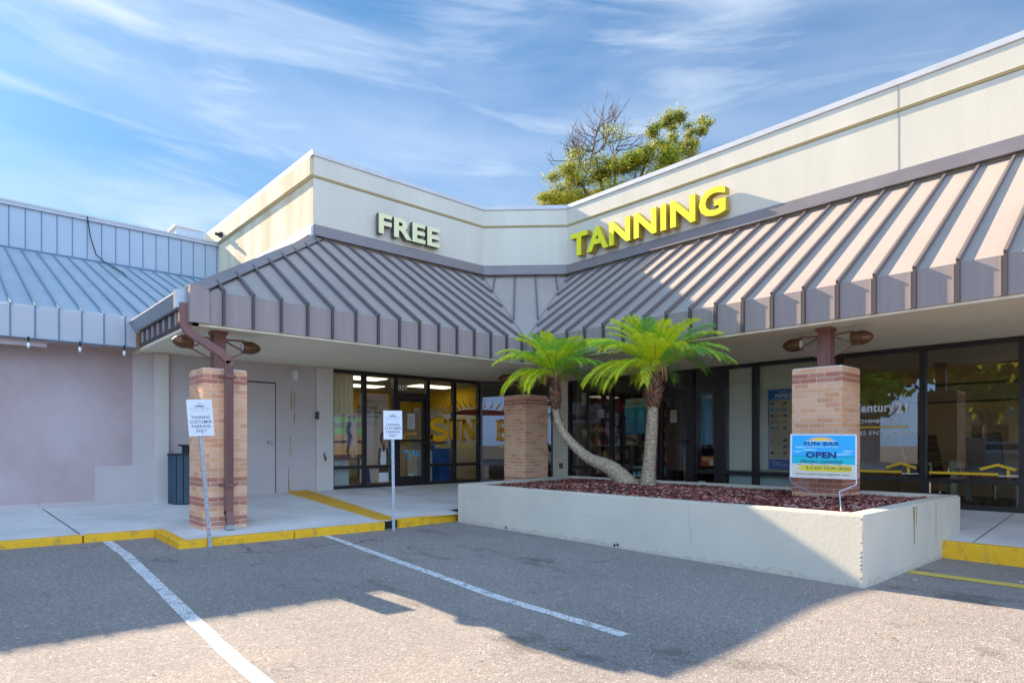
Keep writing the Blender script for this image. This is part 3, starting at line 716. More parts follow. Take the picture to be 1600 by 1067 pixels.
# ------------------------------------------------------------------ brick pillars with steel posts and bullet floodlights
def pillar(px, py, wx, wy, zb, zt, red, label, lampdir, post=.17, lit=True, seed=1):
    """px, py: corner nearest the street (min x, min y)"""
    rnd = random.Random(seed)
    t = thing('brick_pillar', (px + wx / 2, py + wy / 2, zb), label, 'pillar', 'brick pillars carrying the canopy')
    mb = MB(); e = .003
    mb.box((px + e, py + e, zb - .12), (px + wx - e, py + wy - e, zt - .012), 'mortar')
    n = int(round((zt - zb) / .0685)); h = (zt - zb) / n; j = .0095
    for k in range(n):
        z0 = zb + k * h + j / 2; z1 = zb + (k + 1) * h - j / 2; kk = n - 1 - k
        isred = kk in red or k in red_low
        for face in range(4):
            L = wx if face % 2 == 0 else wy; off = (.5 if (k + face) % 2 else 0); bl = L / 3
            s = -off * bl
            while s < L - .01:
                a = max(0, s); b = min(L, s + bl)
                if b - a > .03:
                    g0 = a + (j / 2 if a > 0 else 0); g1 = b - (j / 2 if b < L else 0)
                    m = rnd.choice(['brick_red', 'brick_red', 'brick_red_b']) if isred else rnd.choice(['brick_a', 'brick_a', 'brick_b', 'brick_b', 'brick_c'])
                    q = rnd.uniform(0, .0022); dp = .04
                    # keep the corner cells from overlapping: faces 0/2 own the corners
                    if face == 0: mb.box((px + g0, py - q, z0), (px + g1, py + dp, z1), m)
                    elif face == 2: mb.box((px + g0, py + wy - dp, z0), (px + g1, py + wy + q, z1), m)
                    elif face == 1: mb.box((px - q, py + max(g0, dp + .001), z0), (px + dp, py + min(g1, wy - dp - .001), z1), m)
                    else: mb.box((px + wx - dp, py + max(g0, dp + .001), z0), (px + wx + q, py + min(g1, wy - dp - .001), z1), m)
                s += bl
    mb.build('brick_shaft', t)
    c = MB(); c.box((px + .012, py + .012, zt - .012), (px + wx - .012, py + wy - .012, zt + .012), 'mortar'); c.build('pillar_cap', t)
    cx_, cy_ = px + wx / 2, py + wy / 2; p = post / 2
    po = MB().box((cx_ - p, cy_ - p, zt + .012), (cx_ + p, cy_ + p, ZS - .03), 'brown_steel').box((cx_ - p - .02, cy_ - p - .02, ZS - .045), (cx_ + p + .02, cy_ + p + .02, ZS + .005), 'brown_steel').box((cx_ - p - .012, cy_ - p * .5, zt + .012), (cx_ - p, cy_ + p * .5, ZS - .05), 'brown_steel').build('steel_post', t, bevel=.006)
    for s in (1, -1):
        dv = Vector(lampdir) * s; c0 = Vector((cx_, cy_, 0))
        L = MB(); zc = 2.79; p0 = c0 + dv * .34 + Z * zc; pts = [p0 + dv * q for q in (-.0, .02, .10, .16, .21, .245, .262)]
        L.tube(pts, [.088, .094, .094, .088, .068, .040, .012], 'lamp_bronze', 14); L.tube([p0 + dv * .118, p0 + dv * .13], .098, 'lamp_bronze', 14); L.tube([p0 - dv * .006, p0 - dv * .001], .06, 'bulb', 12)
        lo = L.build('floodlight', t, smooth=False)
        K = MB(); e_ = c0 + dv * p; K.bar(e_ + Z * 2.86, c0 + dv * .36 + Z * 2.87, .03, .025, 'brown_steel'); K.bar(e_ + Z * 2.845, c0 + dv * .36 + Z * 2.715, .025, .022, 'brown_steel'); K.bar(e_ + Z * 2.56, c0 + dv * .37 + Z * 2.70, .025, .022, 'brown_steel')
        K.build('bracket', lo)
    return t
red_low = {1, 2, 5, 6, 9, 10}
pillar(2.645, 9.20, .59, .63, .16, 2.405, {1, 2}, 'tan brick pillar at the left canopy corner, brown downspout running down its front', (1, 0, 0), seed=1)
red_low = {0, 3, 4, 5, 6}
pillar(9.08, 9.58, .67, .67, .19, 2.40, {1, 2}, 'brick pillar at the inner corner of the canopy, behind the leaning palm', (.707, -.707, 0), seed=2)
red_low = {8, 9, 10, 6}
pillar(8.78, 3.20, .63, .66, .16, 2.40, {1, 2}, 'tan brick pillar standing in the mulch behind the blue beach banner', (0, 1, 0), seed=3)

# ------------------------------------------------------------------ raised planter
PT = .685
po_ = [(6.56, 2.19), (10.10, 2.19), (10.10, 9.18), (9.85, 9.24), (6.56, 8.62)]
cen = Vector((8.3, 5.5)); tW = .20
def inset(P, t):
    out = []; n = len(P)
    for i in range(n):
        a = (Vector(P[i]) - Vector(P[i - 1])).normalized(); b = (Vector(P[(i + 1) % n]) - Vector(P[i])).normalized()
        na = Vector((-a.y, a.x)); nb = Vector((-b.y, b.x)); q = (na + nb).normalized(); out.append(tuple(Vector(P[i]) + q * (t / max(.3, q.dot(na)))))
    return out
pin = inset(po_, tW)
PL = thing('planter', (8.3, 5.5, 0), 'long cream concrete planter box with red mulch, yard banner and two palms', 'planter')
mb = MB(); n = len(po_)
for i in range(n):
    a, b, ai, bi = po_[i], po_[(i + 1) % n], pin[i], pin[(i + 1) % n]; K = 12 if i == 4 else 6
    for q in range(K):
        f0, f1 = q / K, (q + 1) / K; L = lambda u, v, f: (u[0] + (v[0] - u[0]) * f, u[1] + (v[1] - u[1]) * f)
        A, Bp, Ai, Bi = L(a, b, f0), L(a, b, f1), L(ai, bi, f0), L(ai, bi, f1)
        mb.poly([(*A, -.15), (*Bp, -.15), (*Bp, PT), (*A, PT)], 'planter_paint'); mb.poly([(*A, PT), (*Bp, PT), (*Bi, PT), (*Ai, PT)], 'planter_paint'); mb.poly([(*Bi, .4), (*Ai, .4), (*Ai, PT), (*Bi, PT)], 'planter_paint')
plw = mb.build('planter_wall', PL)
import bmesh
bm = bmesh.new(); bm.from_mesh(plw.data); bmesh.ops.remove_doubles(bm, verts=bm.verts, dist=.001); bmesh.ops.recalc_face_normals(bm, faces=bm.faces)
bmesh.ops.bevel(bm, geom=[e for e in bm.edges if len(e.link_faces) == 2 and e.calc_face_angle(0) > .6], offset=.018, segments=2, affect='EDGES'); bm.to_mesh(plw.data); bm.free()
# cracks, chips and rust streaks
def crackline(mb, pts, n, wd=.004, m='crack'):
    for a, b in zip(pts, pts[1:]):
        a = Vector(a); b = Vector(b); d = (b - a).normalized(); s = d.cross(Vector(n)).normalized() * wd / 2; o = Vector(n) * .0015
        mb.poly([a - s + o, b - s + o, b + s + o, a + s + o], m)
def jag(a, b, k, amp, ax, rnd):
    a = Vector(a); b = Vector(b); return [a.lerp(b, i / k) + Vector(ax) * (rnd.uniform(-amp, amp) if 0 < i < k else 0) for i in range(k + 1)]
rk = random.Random(11); mb = MB(); fx = 6.56
crackline(mb, jag((fx, 8.56, .60), (fx, 8.42, .47), 4, .012, Y, rk), -X); crackline(mb, jag((fx, 8.42, .47), (fx, 8.44, .1), 6, .01, Y, rk), -X)
crackline(mb, jag((fx, 8.42, .47), (fx, 7.98, .49), 5, .012, Z, rk), -X, .003); crackline(mb, jag((fx, 7.98, .49), (fx, 7.80, .62), 4, .015, Y, rk), -X, .003)
crackline(mb, jag((fx, 4.10, .66), (fx, 4.08, .2), 9, .014, Y, rk), -X, .0035); crackline(mb, jag((fx, 5.9, .42), (fx, 5.0, .33), 9, .012, Z, rk), -X, .0025)
crackline(mb, jag((8.55, 2.19, .66), (8.72, 2.19, .42), 5, .012, X, rk), -Y, .004)
for y, z in ((7.35, .045), (5.2, .02), (5.15, .03)): mb.box((fx - .004, y, z), (fx - .001, y + .03, z + .035), 'black_rubber')
for i in range(26):
    z = rk.uniform(.02, .63); s = rk.uniform(.006, .02); y = 2.19 + .012
    mb.poly([(fx - .0015 + .004, y + .004, z), (fx - .002, y + .01 + s, z + .01), (fx - .002, y + .008, z + s * 1.6)], 'crack')
mb.build('crack', PL)
mb = MB(); rd = random.Random(6)
def dirt(p0, p1, n, out):
    q = [.05 + .045 * noise.noise(Vector((i * .35, p0[1], 3))) + rd.uniform(-.012, .012) for i in range(n + 1)]
    for i in range(n):
        a = [p0[0] + (p1[0] - p0[0]) * i / n, p0[1] + (p1[1] - p0[1]) * i / n]; b = [p0[0] + (p1[0] - p0[0]) * (i + 1) / n, p0[1] + (p1[1] - p0[1]) * (i + 1) / n]
        za, zb_ = az(*a), az(*b); mb.poly([(a[0] + out[0], a[1] + out[1], za), (b[0] + out[0], b[1] + out[1], zb_), (b[0] + out[0], b[1] + out[1], zb_ + max(.01, q[i + 1])), (a[0] + out[0], a[1] + out[1], za + max(.01, q[i]))], 'dirt')
dirt((6.56, 8.5), (6.56, 2.25), 160, (-.0012, 0)); dirt((6.62, 2.19), (9.2, 2.19), 70, (0, -.0012)); mb.build('dirt_band', PL)
mb = MB()
for x, w_, l in ((8.10, .05, .42), (8.18, .03, .22), (8.95, .02, .5), (8.06, .02, .15)):
    k = 8
    for i in range(k):
        ww = w_ * (1 - .5 * i / k); mb.poly([(x - ww / 2, 2.1885, PT - .02 - l * i / k), (x - ww * .45, 2.1885, PT - .02 - l * (i + 1) / k), (x + ww * .45, 2.1885, PT - .02 - l * (i + 1) / k), (x + ww / 2, 2.1885, PT - .02 - l * i / k)], 'rust')
mb.build('rust_stain', PL)
# mulch: soil sheet + thousands of chips
def inside(x, y, P):
    c = False; n = len(P)
    for i in range(n):
        x1, y1 = P[i]; x2, y2 = P[(i + 1) % n]
        if (y1 > y) != (y2 > y) and x < (x2 - x1) * (y - y1) / (y2 - y1) + x1: c = not c
    return c
def mz(x, y): return .625 + .035 * noise.noise(Vector((x * 1.1, y * 1.1, 0))) + .03 * math.exp(-((x - 8.9) ** 2 + (y - 3.4) ** 2)) + .12 * math.exp(-((x - 8.05) ** 2 * 1.6 + (y - 6.0) ** 2 * .8))
mb = MB(); g0 = .18
for i in range(20):
    for j in range(40):
        x0 = 6.7 + i * g0; y0 = 2.3 + j * g0
        if any(inside(a, b, pin) for a, b in ((x0, y0), (x0 + g0, y0), (x0 + g0, y0 + g0), (x0, y0 + g0))):
            mb.poly([(min(a, 9.95), b, mz(a, b)) for a, b in ((x0, y0), (x0 + g0, y0), (x0 + g0, y0 + g0), (x0, y0 + g0))], 'mulch_c')
rm = random.Random(4); cnt = 0
while cnt < 15000:
    x = rm.uniform(6.75, 9.95); y = rm.uniform(2.35, 9.1)
    if not inside(x, y, pin): continue
    cnt += 1; a = rm.uniform(0, 6.28); L = rm.uniform(.012, .04); w_ = rm.uniform(.005, .012); z = mz(x, y) + rm.uniform(-.003, .016); tl = rm.uniform(-.5, .5)
    dx, dy = math.cos(a), math.sin(a); nx, ny = -dy, dx
    rl = rm.uniform(-.9, .9)
    mb.poly([(x - dx * L - nx * w_, y - dy * L - ny * w_, z - tl * L - rl * w_), (x + dx * L - nx * w_, y + dy * L - ny * w_, z + tl * L - rl * w_), (x + dx * L + nx * w_, y + dy * L + ny * w_, z + tl * L + rl * w_), (x - dx * L + nx * w_, y - dy * L + ny * w_, z - tl * L + rl * w_)], rm.choice(['mulch_a', 'mulch_a', 'mulch_b', 'mulch_c', 'mulch_b', 'mulch_d']))
tag(mb.build('mulch', origin=(8.3, 5.5, .62)), 'reddish brown bark mulch filling the cream planter', 'mulch', kind='stuff')

# ------------------------------------------------------------------ palms
def frond(c, azm, e0, L, droop, m, rnd, wdt=.25, dense=44, m2=None):
    mb = MB(); pts = []; p = Vector(c); seg = 14; ca, sa = math.cos(azm), math.sin(azm)
    side = Vector((-sa, ca, 0))
    for i in range(seg + 1):
        s = i / seg; e = e0 - droop * s ** 1.4; pts.append(p.copy()); p = p + Vector((ca * math.cos(e), sa * math.cos(e), math.sin(e))) * (L / seg)
    mb.tube(pts, [.011 * (1 - .75 * i / seg) for i in range(seg + 1)], 'rachis', 5)
    def at(s):
        f = s * seg; i = min(int(f), seg - 1); return pts[i].lerp(pts[i + 1], f - i), (pts[i + 1] - pts[i]).normalized()
    for i in range(dense):
        s = .16 + .84 * (i + .5) / dense; p, t = at(s)
        ll = wdt * (math.sin(math.pi * min(1, (s - .05) * .93)) ** .45) * rnd.uniform(.85, 1.1) * (1 - .25 * s)
        up = side.cross(t).normalized()
        if up.z < 0: up = -up
        for sg in (1, -1):
            dv = (side * sg * (1 - .35 * s) + t * (.45 + .8 * s) + up * (.28 + rnd.uniform(-.12, .12))).normalized()
            w0 = t * rnd.uniform(.0072, .0105) + up * .002
            mid = p + dv * ll * .55; tip = p + dv * ll + Vector((0, 0, -ll * rnd.uniform(.18, .42)))
            mm = m2 if (m2 and rnd.random() < .22) else m
            mb.poly([p - w0 * .6, mid - w0, mid + w0, p + w0 * .6], mm); mb.poly([mid - w0, tip, mid + w0], mm)
    return mb
def palm(base_pts, rad, crown, label, seed, n, Lr, boot):
    rnd = random.Random(seed); P = [Vector(p) for p in base_pts]
    t = thing('palm_tree', base_pts[0], label, 'palm', 'palms in the planter')
    # trunk with leaf-scar bumps
    fine = []; K = 46
    for i in range(K + 1):
        f = i / K * (len(P) - 1); a = min(int(f), len(P) - 2); u = f - a
        p0 = P[max(a - 1, 0)]; p1 = P[a]; p2 = P[a + 1]; p3 = P[min(a + 2, len(P) - 1)]
        fine.append(.5 * ((2 * p1) + (-p0 + p2) * u + (2 * p0 - 5 * p1 + 4 * p2 - p3) * u * u + (-p0 + 3 * p1 - 3 * p2 + p3) * u ** 3))
    rr = []
    for i in range(K + 1):
        f = i / K * (len(rad) - 1); a = min(int(f), len(rad) - 2); rr.append((rad[a] + (rad[a + 1] - rad[a]) * (f - a)) * (1 + (.035 if i % 2 else -.02)))
    tr = MB(); tr.tube(fine, rr, 'bark_palm', 14)
    for i in range(1, K):          # stubs of old leaf bases
        d = (fine[i + 1] - fine[i - 1]).normalized(); x = d.orthogonal().normalized(); y = d.cross(x)
        for q in range(9):
            a = 2 * math.pi * (q + .5 * (i % 2)) / 9 + rnd.uniform(-.1, .1); o = (x * math.cos(a) + y * math.sin(a)); s = (-x * math.sin(a) + y * math.cos(a)) * .013
            b = fine[i] + o * rr[i] * .93; tr.poly([b - s - d * .012, b + s - d * .012, b + o * .024 + d * .02], rnd.choice(['bark_palm', 'stub_pale'])); tr.poly([b - s - d * .012, b + o * .024 + d * .02, b + d * .02], 'boot_brown')
    tr.build('trunk', t)
    c = Vector(crown); top = fine[-1]; ax = (c - top).normalized()
    bt = MB(); Lb = (c - top).length; bt.tube([top + ax * Lb * f for f in (-.12, .0, .25, .55, .8, 1.0)], [boot * .5, boot * .75, boot, boot * .95, boot * .75, boot * .4], 'boot_brown', 12)
    for i in range(230):
        f = rnd.uniform(-.1, .95); a = rnd.uniform(0, 6.28); x = ax.orthogonal().normalized(); y = ax.cross(x); o = x * math.cos(a) + y * math.sin(a)
        rb = boot * (.75 + .3 * math.sin(min(1, max(0, f)) * 3.1)); b = top + ax * Lb * f + o * rb * .9; s = (-x * math.sin(a) + y * math.cos(a)) * rnd.uniform(.008, .02)
        e = b + (o * rnd.uniform(.3, 1) + ax * rnd.uniform(.2, .9)).normalized() * rnd.uniform(.03, .09)
        bt.poly([b - s, b + s, e + s * .5, e - s * .5], rnd.choice(['boot_brown', 'boot_brown', 'rachis_dry', 'bark_palm']))
    bt.build('leaf_boots', t)
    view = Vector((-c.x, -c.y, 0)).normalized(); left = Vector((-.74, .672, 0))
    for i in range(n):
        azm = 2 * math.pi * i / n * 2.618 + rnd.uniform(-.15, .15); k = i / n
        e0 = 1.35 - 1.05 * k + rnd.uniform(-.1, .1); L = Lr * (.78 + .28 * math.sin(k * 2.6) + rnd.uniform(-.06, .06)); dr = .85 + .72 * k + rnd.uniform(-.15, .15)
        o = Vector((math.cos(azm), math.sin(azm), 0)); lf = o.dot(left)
        m, m2 = ('frond_lime', 'frond_green') if (lf > -.35 or k < .3) and rnd.random() < .9 else ('frond_green', 'frond_deep') if rnd.random() < .6 else ('frond_deep', 'frond_green')  # left and upper fronds get brighter greens, sunlight put into the leaf colour
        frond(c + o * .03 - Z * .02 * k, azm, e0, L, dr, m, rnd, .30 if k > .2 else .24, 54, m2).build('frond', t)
    for i in range(5):
        azm = rnd.uniform(0, 6.28); ca, sa = math.cos(azm), math.sin(azm); q = MB(); q.tube([c, c + Vector((ca * .1, sa * .1, .10)), c + Vector((ca * .17, sa * .17, .02)), c + Vector((ca * .19, sa * .19, -.16))], [.015, .013, .01, .004], 'rachis_dry', 5); q.build('dry_stalk', t)
    return t
def pt(px_, py_, X_, dz=0):
    t_ = (px_ - 800) / 981.6; d = X_ / (.6723 + .7404 * t_); return (X_, d * (.7404 - .6723 * t_), 1.37 + (693.4 - py_) / 981.6 * d + dz)
palm([pt(992, 754, 8.0, -.14), pt(957, 733, 8.0), pt(922, 716.7, 7.97), pt(898, 697, 7.95), pt(880, 675, 7.93), pt(871, 655, 7.92), pt(868.5, 637, 7.92)], [.17, .125, .088, .076, .068, .064, .062], pt(866, 588, 7.90), 'palm with a curved trunk leaning far left out of the planter', 21, 46, 1.00, .10)
palm([pt(1012, 752, 8.02, -.05), pt(1013.5, 735, 8.02), pt(1016, 705, 8.03), pt(1018.5, 665, 8.04), pt(1020, 632, 8.05)], [.135, .10, .09, .085, .075], pt(1023, 580, 8.05), 'taller upright palm with spiky straight trunk beside the leaning one', 5, 54, 1.10, .135)

# ------------------------------------------------------------------ rooftop letter signs
def letter_sign(name, word, org, u, ht, wd, nrm, face, side, dep, label, back=0.05):
    u = Vector(u); nrm = Vector(nrm); full, _ = text_geo(word, .035); fx0 = min(p.x for p in full); fx1 = max(p.x for p in full); fy0 = min(p.y for p in full); fy1 = max(p.y for p in full)
    t = thing(name, Vector(org), label, 'sign')
    for i, chh in enumerate(word):
        pre, _ = text_geo(word[:i + 1], .035); me, _ = text_geo(chh, .035)
        xr = max(p.x for p in pre); wl = max(p.x for p in me) - min(p.x for p in me); xl = xr - wl
        ly0 = min(p.y for p in me); ly1 = max(p.y for p in me)
        mb = MB(); o = Vector(org) + u * ((xl - fx0) / (fx1 - fx0) * wd) + Z * ((ly0 - fy0) / (fy1 - fy0) * ht) + nrm * back
        text_mb(mb, chh, o, u, Z, wl / (fx1 - fx0) * wd, (ly1 - ly0) / (fy1 - fy0) * ht, face, dep, .035, side); mb.build('letter', t)
    s = MB()
    for i in range(len(word)):
        q = Vector(org) + u * (wd * (i + .5) / len(word)) + Z * (ht * .45); s.bar(q + nrm * .001, q + nrm * back, .03, .03, side)
    s.build('mounting_bracket', t)
letter_sign('letter_sign', 'FREE', (7.08, WY, 5.985), (1, 0, 0), .445, 1.63, (0, -1, 0), 'letter_green', 'letter_side', .12, 'pale green block letters reading FREE on the left parapet')
letter_sign('letter_sign', 'TANNING', (WX, 10.50, 5.945), (0, -1, 0), .575, 4.14, (-1, 0, 0), 'letter_yellow', 'letter_yellow_side', .17, 'bright yellow block letters reading TANNING on the right parapet', .05)

# ------------------------------------------------------------------ parking signs
def parking_sign(x, y, lean, yaw, wd, ht, zc, label):
    zb = az(x, y) - .02; t = thing('parking_sign', (x, y, zb), label, 'sign', 'tanning customer parking signs')
    top = Vector((x + lean[0], y + lean[1], zc + ht * .3)); P = MB(); b = Vector((x, y, zb)); u = Vector((math.cos(yaw), math.sin(yaw), 0)); n = Vector((u.y, -u.x, 0))
    up = (top - b).normalized(); q = b + up * ((zc - ht / 2 - zb))
    P.bar(b, top, .036, .010, 'galvanised', -n)
    for s in (-1, 1): P.bar(b + u * s * .019, top + u * s * .019, .005, .022, 'galvanised', -n)
    for i in range(20): c_ = b.lerp(top, (i + 1) / 22) + n * .0; P.bar(c_ + n * .0005, c_ + n * .0035 , .011, .011, 'dark_trim')
    P.build('post', t)
    c = b.lerp(top, 1.0) - up * ht * .3 + n * .022; rg = (u - up * u.dot(up)).normalized(); nn = rg.cross(up).normalized()
    o = c - rg * wd / 2 - up * ht / 2; S = MB(); S.hexa([o, o + rg * wd, o + rg * wd - nn * .004, o - nn * .004], [o + up * ht, o + rg * wd + up * ht, o + rg * wd + up * ht - nn * .004, o + up * ht - nn * .004], 'sign_white')
    pl = S.build('sign_plate', t); T = MB(); f = o + nn * .002
    for k, (s, y0, wf) in enumerate((('TANNING', .47, .74), ('CUSTOMER', .345, .88), ('PARKING', .22, .74), ('ONLY', .10, .44))):
        text_mb(T, s, f + rg * wd * (1 - wf) / 2 + up * ht * y0, rg, up, wd * wf, ht * .085, 'ink_grey', bold=.01)
    text_mb(T, 'SUN BAR', f + rg * wd * .12 + up * ht * .725, rg, up, wd * .76, ht * .05, 'ink_light'); text_mb(T, 'TANNING SALON', f + rg * wd * .15 + up * ht * .66, rg, up, wd * .70, ht * .022, 'ink_light')
    T.poly([f + rg * wd * (.5 + .2 * math.cos(a * .3142)) + up * ht * (.80 + .03 * math.sin(a * .3142)) for a in range(11)], 'ink_dark')
    for a in range(9):
        aa = .35 + a * .305; aa2 = aa + .2
        T.poly([f + rg * wd * (.5 + .27 * math.cos(v)) + up * ht * (.805 + h_ * math.sin(v)) for v, h_ in ((aa, .055), (aa, .065), (aa2, .068), (aa2, .055))], 'ink_light')
    T.build('lettering', pl); bo = MB()
    for z in (.9, .08): bo.tube([f + rg * wd * .5 + up * ht * z, f + rg * wd * .5 + up * ht * z + nn * .006], .008, 'galvanised', 6)
    bo.build('bolt', pl)
parking_sign(2.51, 8.42, (-.10, .12), .02, .30, .46, 1.70, 'white tanning customer parking sign on a leaning post before the left brick pillar')
parking_sign(5.14, 8.36, (-.01, .02), -.40, .285, .44, 1.66, 'white tanning customer parking sign on an upright post beside the drain slot')

# ------------------------------------------------------------------ litter bin
t = thing('litter_bin', (3.22, 12.1, .31), 'blue-grey slatted litter bin standing against the wall behind the left pillar', 'bin')
mb = MB(); cx_, cy_ = 3.2, 12.08; 
for i in range(16):
    a0 = 2 * math.pi * i / 16; a1 = a0 + .34; r_ = .29
    mb.hexa([(cx_ + r_ * math.cos(a0), cy_ + r_ * math.sin(a0), .34), (cx_ + r_ * math.cos(a1), cy_ + r_ * math.sin(a1), .34), (cx_ + (r_ - .02) * math.cos(a1), cy_ + (r_ - .02) * math.sin(a1), .34), (cx_ + (r_ - .02) * math.cos(a0), cy_ + (r_ - .02) * math.sin(a0), .34)],
            [(cx_ + r_ * math.cos(a0), cy_ + r_ * math.sin(a0), 1.17), (cx_ + r_ * math.cos(a1), cy_ + r_ * math.sin(a1), 1.17), (cx_ + (r_ - .02) * math.cos(a1), cy_ + (r_ - .02) * math.sin(a1), 1.17), (cx_ + (r_ - .02) * math.cos(a0), cy_ + (r_ - .02) * math.sin(a0), 1.17)], 'bin_blue')
mb.build('slat_body', t); MB().tube([(cx_, cy_, .33), (cx_, cy_, 1.16)], .262, 'bin_dark', 20).build('liner', t)
MB().tube([(cx_, cy_, 1.17), (cx_, cy_, 1.20)], .30, 'bin_dark', 20).tube([(cx_ + .02, cy_, 1.20), (cx_ + .02, cy_, 1.33)], .09, 'bin_dark', 10).tube([(cx_ + .02, cy_, 1.33), (cx_ + .02, cy_, 1.36)], .15, 'bin_dark', 14).build('lid', t)

# ------------------------------------------------------------------ beach banner
t = thing('yard_banner', (8.25, 3.2, .66), 'blue beach yard banner reading OPEN propped against the right brick pillar', 'banner')
BL = Vector((8.27, 3.665, .935)); BR = Vector((8.47, 2.925, .925)); u = (BR - BL).normalized(); wb = (BR - BL).length; v = Vector((.06, .015, 1)).normalized(); hb = .565; nn = u.cross(v).normalized()
def bp(a, b, o=.0): return BL + u * (wb * a) + v * (hb * b) + nn * o
mb = MB(); mb.hexa([bp(0, 0), bp(1, 0), bp(1, 0, -.012), bp(0, 0, -.012)], [bp(0, 1), bp(1, 1), bp(1, 1, -.012), bp(0, 1, -.012)], 'sign_white'); pan = mb.build('panel', t)
mb = MB(); 
for a0, b0, a1, b1, m in ((.03, .50, .985, .975, 'banner_sky'), (.03, .485, .985, .50, 'banner_sea_deep'), (.03, .30, .985, .485, 'banner_sea'), (.03, .02, .985, .30, 'banner_sand')):
    mb.poly([bp(a0, b0, .0012), bp(a1, b0, .0012), bp(a1, b1, .0012), bp(a0, b1, .0012)], m)
def ell(mb, ca, cb, ra, rb, m, o, a0=0, a1=6.283, k=20): mb.poly([bp(ca + ra * math.cos(a0 + (a1 - a0) * i / k), cb + rb * math.sin(a0 + (a1 - a0) * i / k), o) for i in range(k + (0 if a1 - a0 > 6 else 1))], m)
for ca, cb, ra, rb in ((.16, .70, .09, .022), (.12, .60, .07, .02), (.88, .62, .08, .022), (.84, .56, .1, .018), (.3, .64, .12, .02), (.72, .54, .16, .014)): ell(mb, ca, cb, ra, rb, 'banner_sky_pale', .0018)
for i in range(9): ell(mb, .10 + i * .1, .30 + .01 * (i % 2), .09, .022, 'banner_sand', .002)
ell(mb, .48, .855, .19, .085, 'banner_peach', .0022, 0, math.pi); ell(mb, .48, .84, .13, .075, 'banner_yellow', .0026, 0, math.pi)
ell(mb, .48, .845, .25, .012, 'sign_white', .0029)
mb.poly([bp(*p, .0024) for p in ((.11, .225), (.22, .285), (.93, .285), (.945, .225), (.92, .155), (.25, .155))], 'banner_yellow')
mb.build('print', pan)
mb = MB()
def bt(s, a0, b0, a1, b1, m, bold=0.0): text_mb(mb, s, bp(a0, b0, .004), u, v, wb * (a1 - a0), hb * (b1 - b0), m, bold=bold)
bt('SUN BAR', .21, .745, .755, .83, 'banner_navy', .02); bt('TANNING SALON', .23, .695, .74, .73, 'sign_white', .0); bt('OPEN', .245, .455, .71, .60, 'banner_navy', .05)
bt('SERVING SUNSHINE', .165, .335, .80, .41, 'banner_green', .015); bt('813-657-TANN (8266)', .255, .175, .925, .265, 'ink_grey', .01); bt('www.sunbartanningsalon.com', .10, .055, .90, .12, 'ink_grey')
for a in (.255, .265): mb.box(tuple(bp(a, .9, .004) - Vector((.001, .001, .001))), tuple(bp(a, .9, .004)), 'banner_navy')
mb.build('lettering', pan)
mb = MB()
mb.tube([bp(1.0, .98, -.006), bp(1.005, -.02, -.006), bp(1.0, -.12, .01), (7.95, 2.93, .80), (7.15, 2.62, .655)], .007, 'sign_white', 6)
mb.tube([bp(.0, .98, -.006), bp(.0, -.02, -.006), bp(.03, -.14, .0), (8.3, 3.38, .74), (8.2, 3.25, .655)], .007, 'galvanised', 6)
for a in (.18, .78):
    for b in (-.01, 1.0): mb.tube([bp(a, b, .002), bp(a, b + .02, .002)], .008, 'galvanised', 6)
mb.build('stake_frame', t)

# ------------------------------------------------------------------ background tree
def leafcloud(mb, c, rad, n, rnd, mats, s0=.10, s1=.2):
    for i in range(n):
        d = Vector((rnd.gauss(0, 1), rnd.gauss(0, 1), rnd.gauss(0, 1))) * .62
        p = Vector(c) + Vector((d.x * rad[0], d.y * rad[1], d.z * rad[2])); a = Vector((rnd.gauss(0, 1), rnd.gauss(0, 1), rnd.gauss(0, 1))).normalized(); b = a.orthogonal().normalized(); s = rnd.uniform(s0, s1)
        mb.poly([p - a * s, p + b * s * .45, p + a * s, p - b * s * .45], rnd.choice(mats))
def branch(mb, p, d, L, r, depth, rnd, m='bark', ends=None, spread=.7):
    pts = [p]; q = p.copy(); dd = d.copy()
    for i in range(4):
        dd = (dd + Vector((rnd.uniform(-.25, .25), rnd.uniform(-.25, .25), rnd.uniform(-.12, .2)))).normalized(); q = q + dd * L / 4; pts.append(q.copy())
    mb.tube(pts, [r * (1 - .14 * i) for i in range(5)], m, 5)
    if ends is not None and depth == 0: ends.append(q.copy())
    if depth > 0:
        for i in range(rnd.choice((2, 3, 3))):
            nd = (dd + Vector((rnd.uniform(-spread, spread), rnd.uniform(-spread, spread), rnd.uniform(-.3, .6)))).normalized(); branch(mb, pts[rnd.choice((2, 3, 4))], nd, L * rnd.uniform(.6, .8), r * .55, depth - 1, rnd, m, ends, spread)
rt = random.Random(17); dT = 34.0
def wp(px, py, d=dT, o=0): t_ = (px - 800) / 981.6; return Vector((d * (.6723 + .7404 * t_), d * (.7404 - .6723 * t_), 1.37 + (693.4 - py) / 981.6 * d)) + Vector((.67, .74, 0)) * o
tb = wp(965, 560); T = thing('background_tree', (tb.x, tb.y, 0), 'tall tree with yellow-green leaves and some bare twigs rising behind the parapet', 'tree')
mb = MB(); mb.tube([(tb.x, tb.y, 0), (tb.x, tb.y, 5), tuple(wp(960, 420))], [.45, .38, .3], 'bark', 10); ends = []
for px_, py_ in ((900, 270), (935, 230), (970, 220), (1010, 250), (1050, 230), (1080, 250), (870, 300), (985, 290)):
    e = wp(px_, py_, dT, rt.uniform(-2, 2)); s = wp(960, 420); m_ = s.lerp(e, .5) + Vector((0, 0, .6)); mb.tube([s, m_, e], [.2, .12, .05], 'bark', 6)
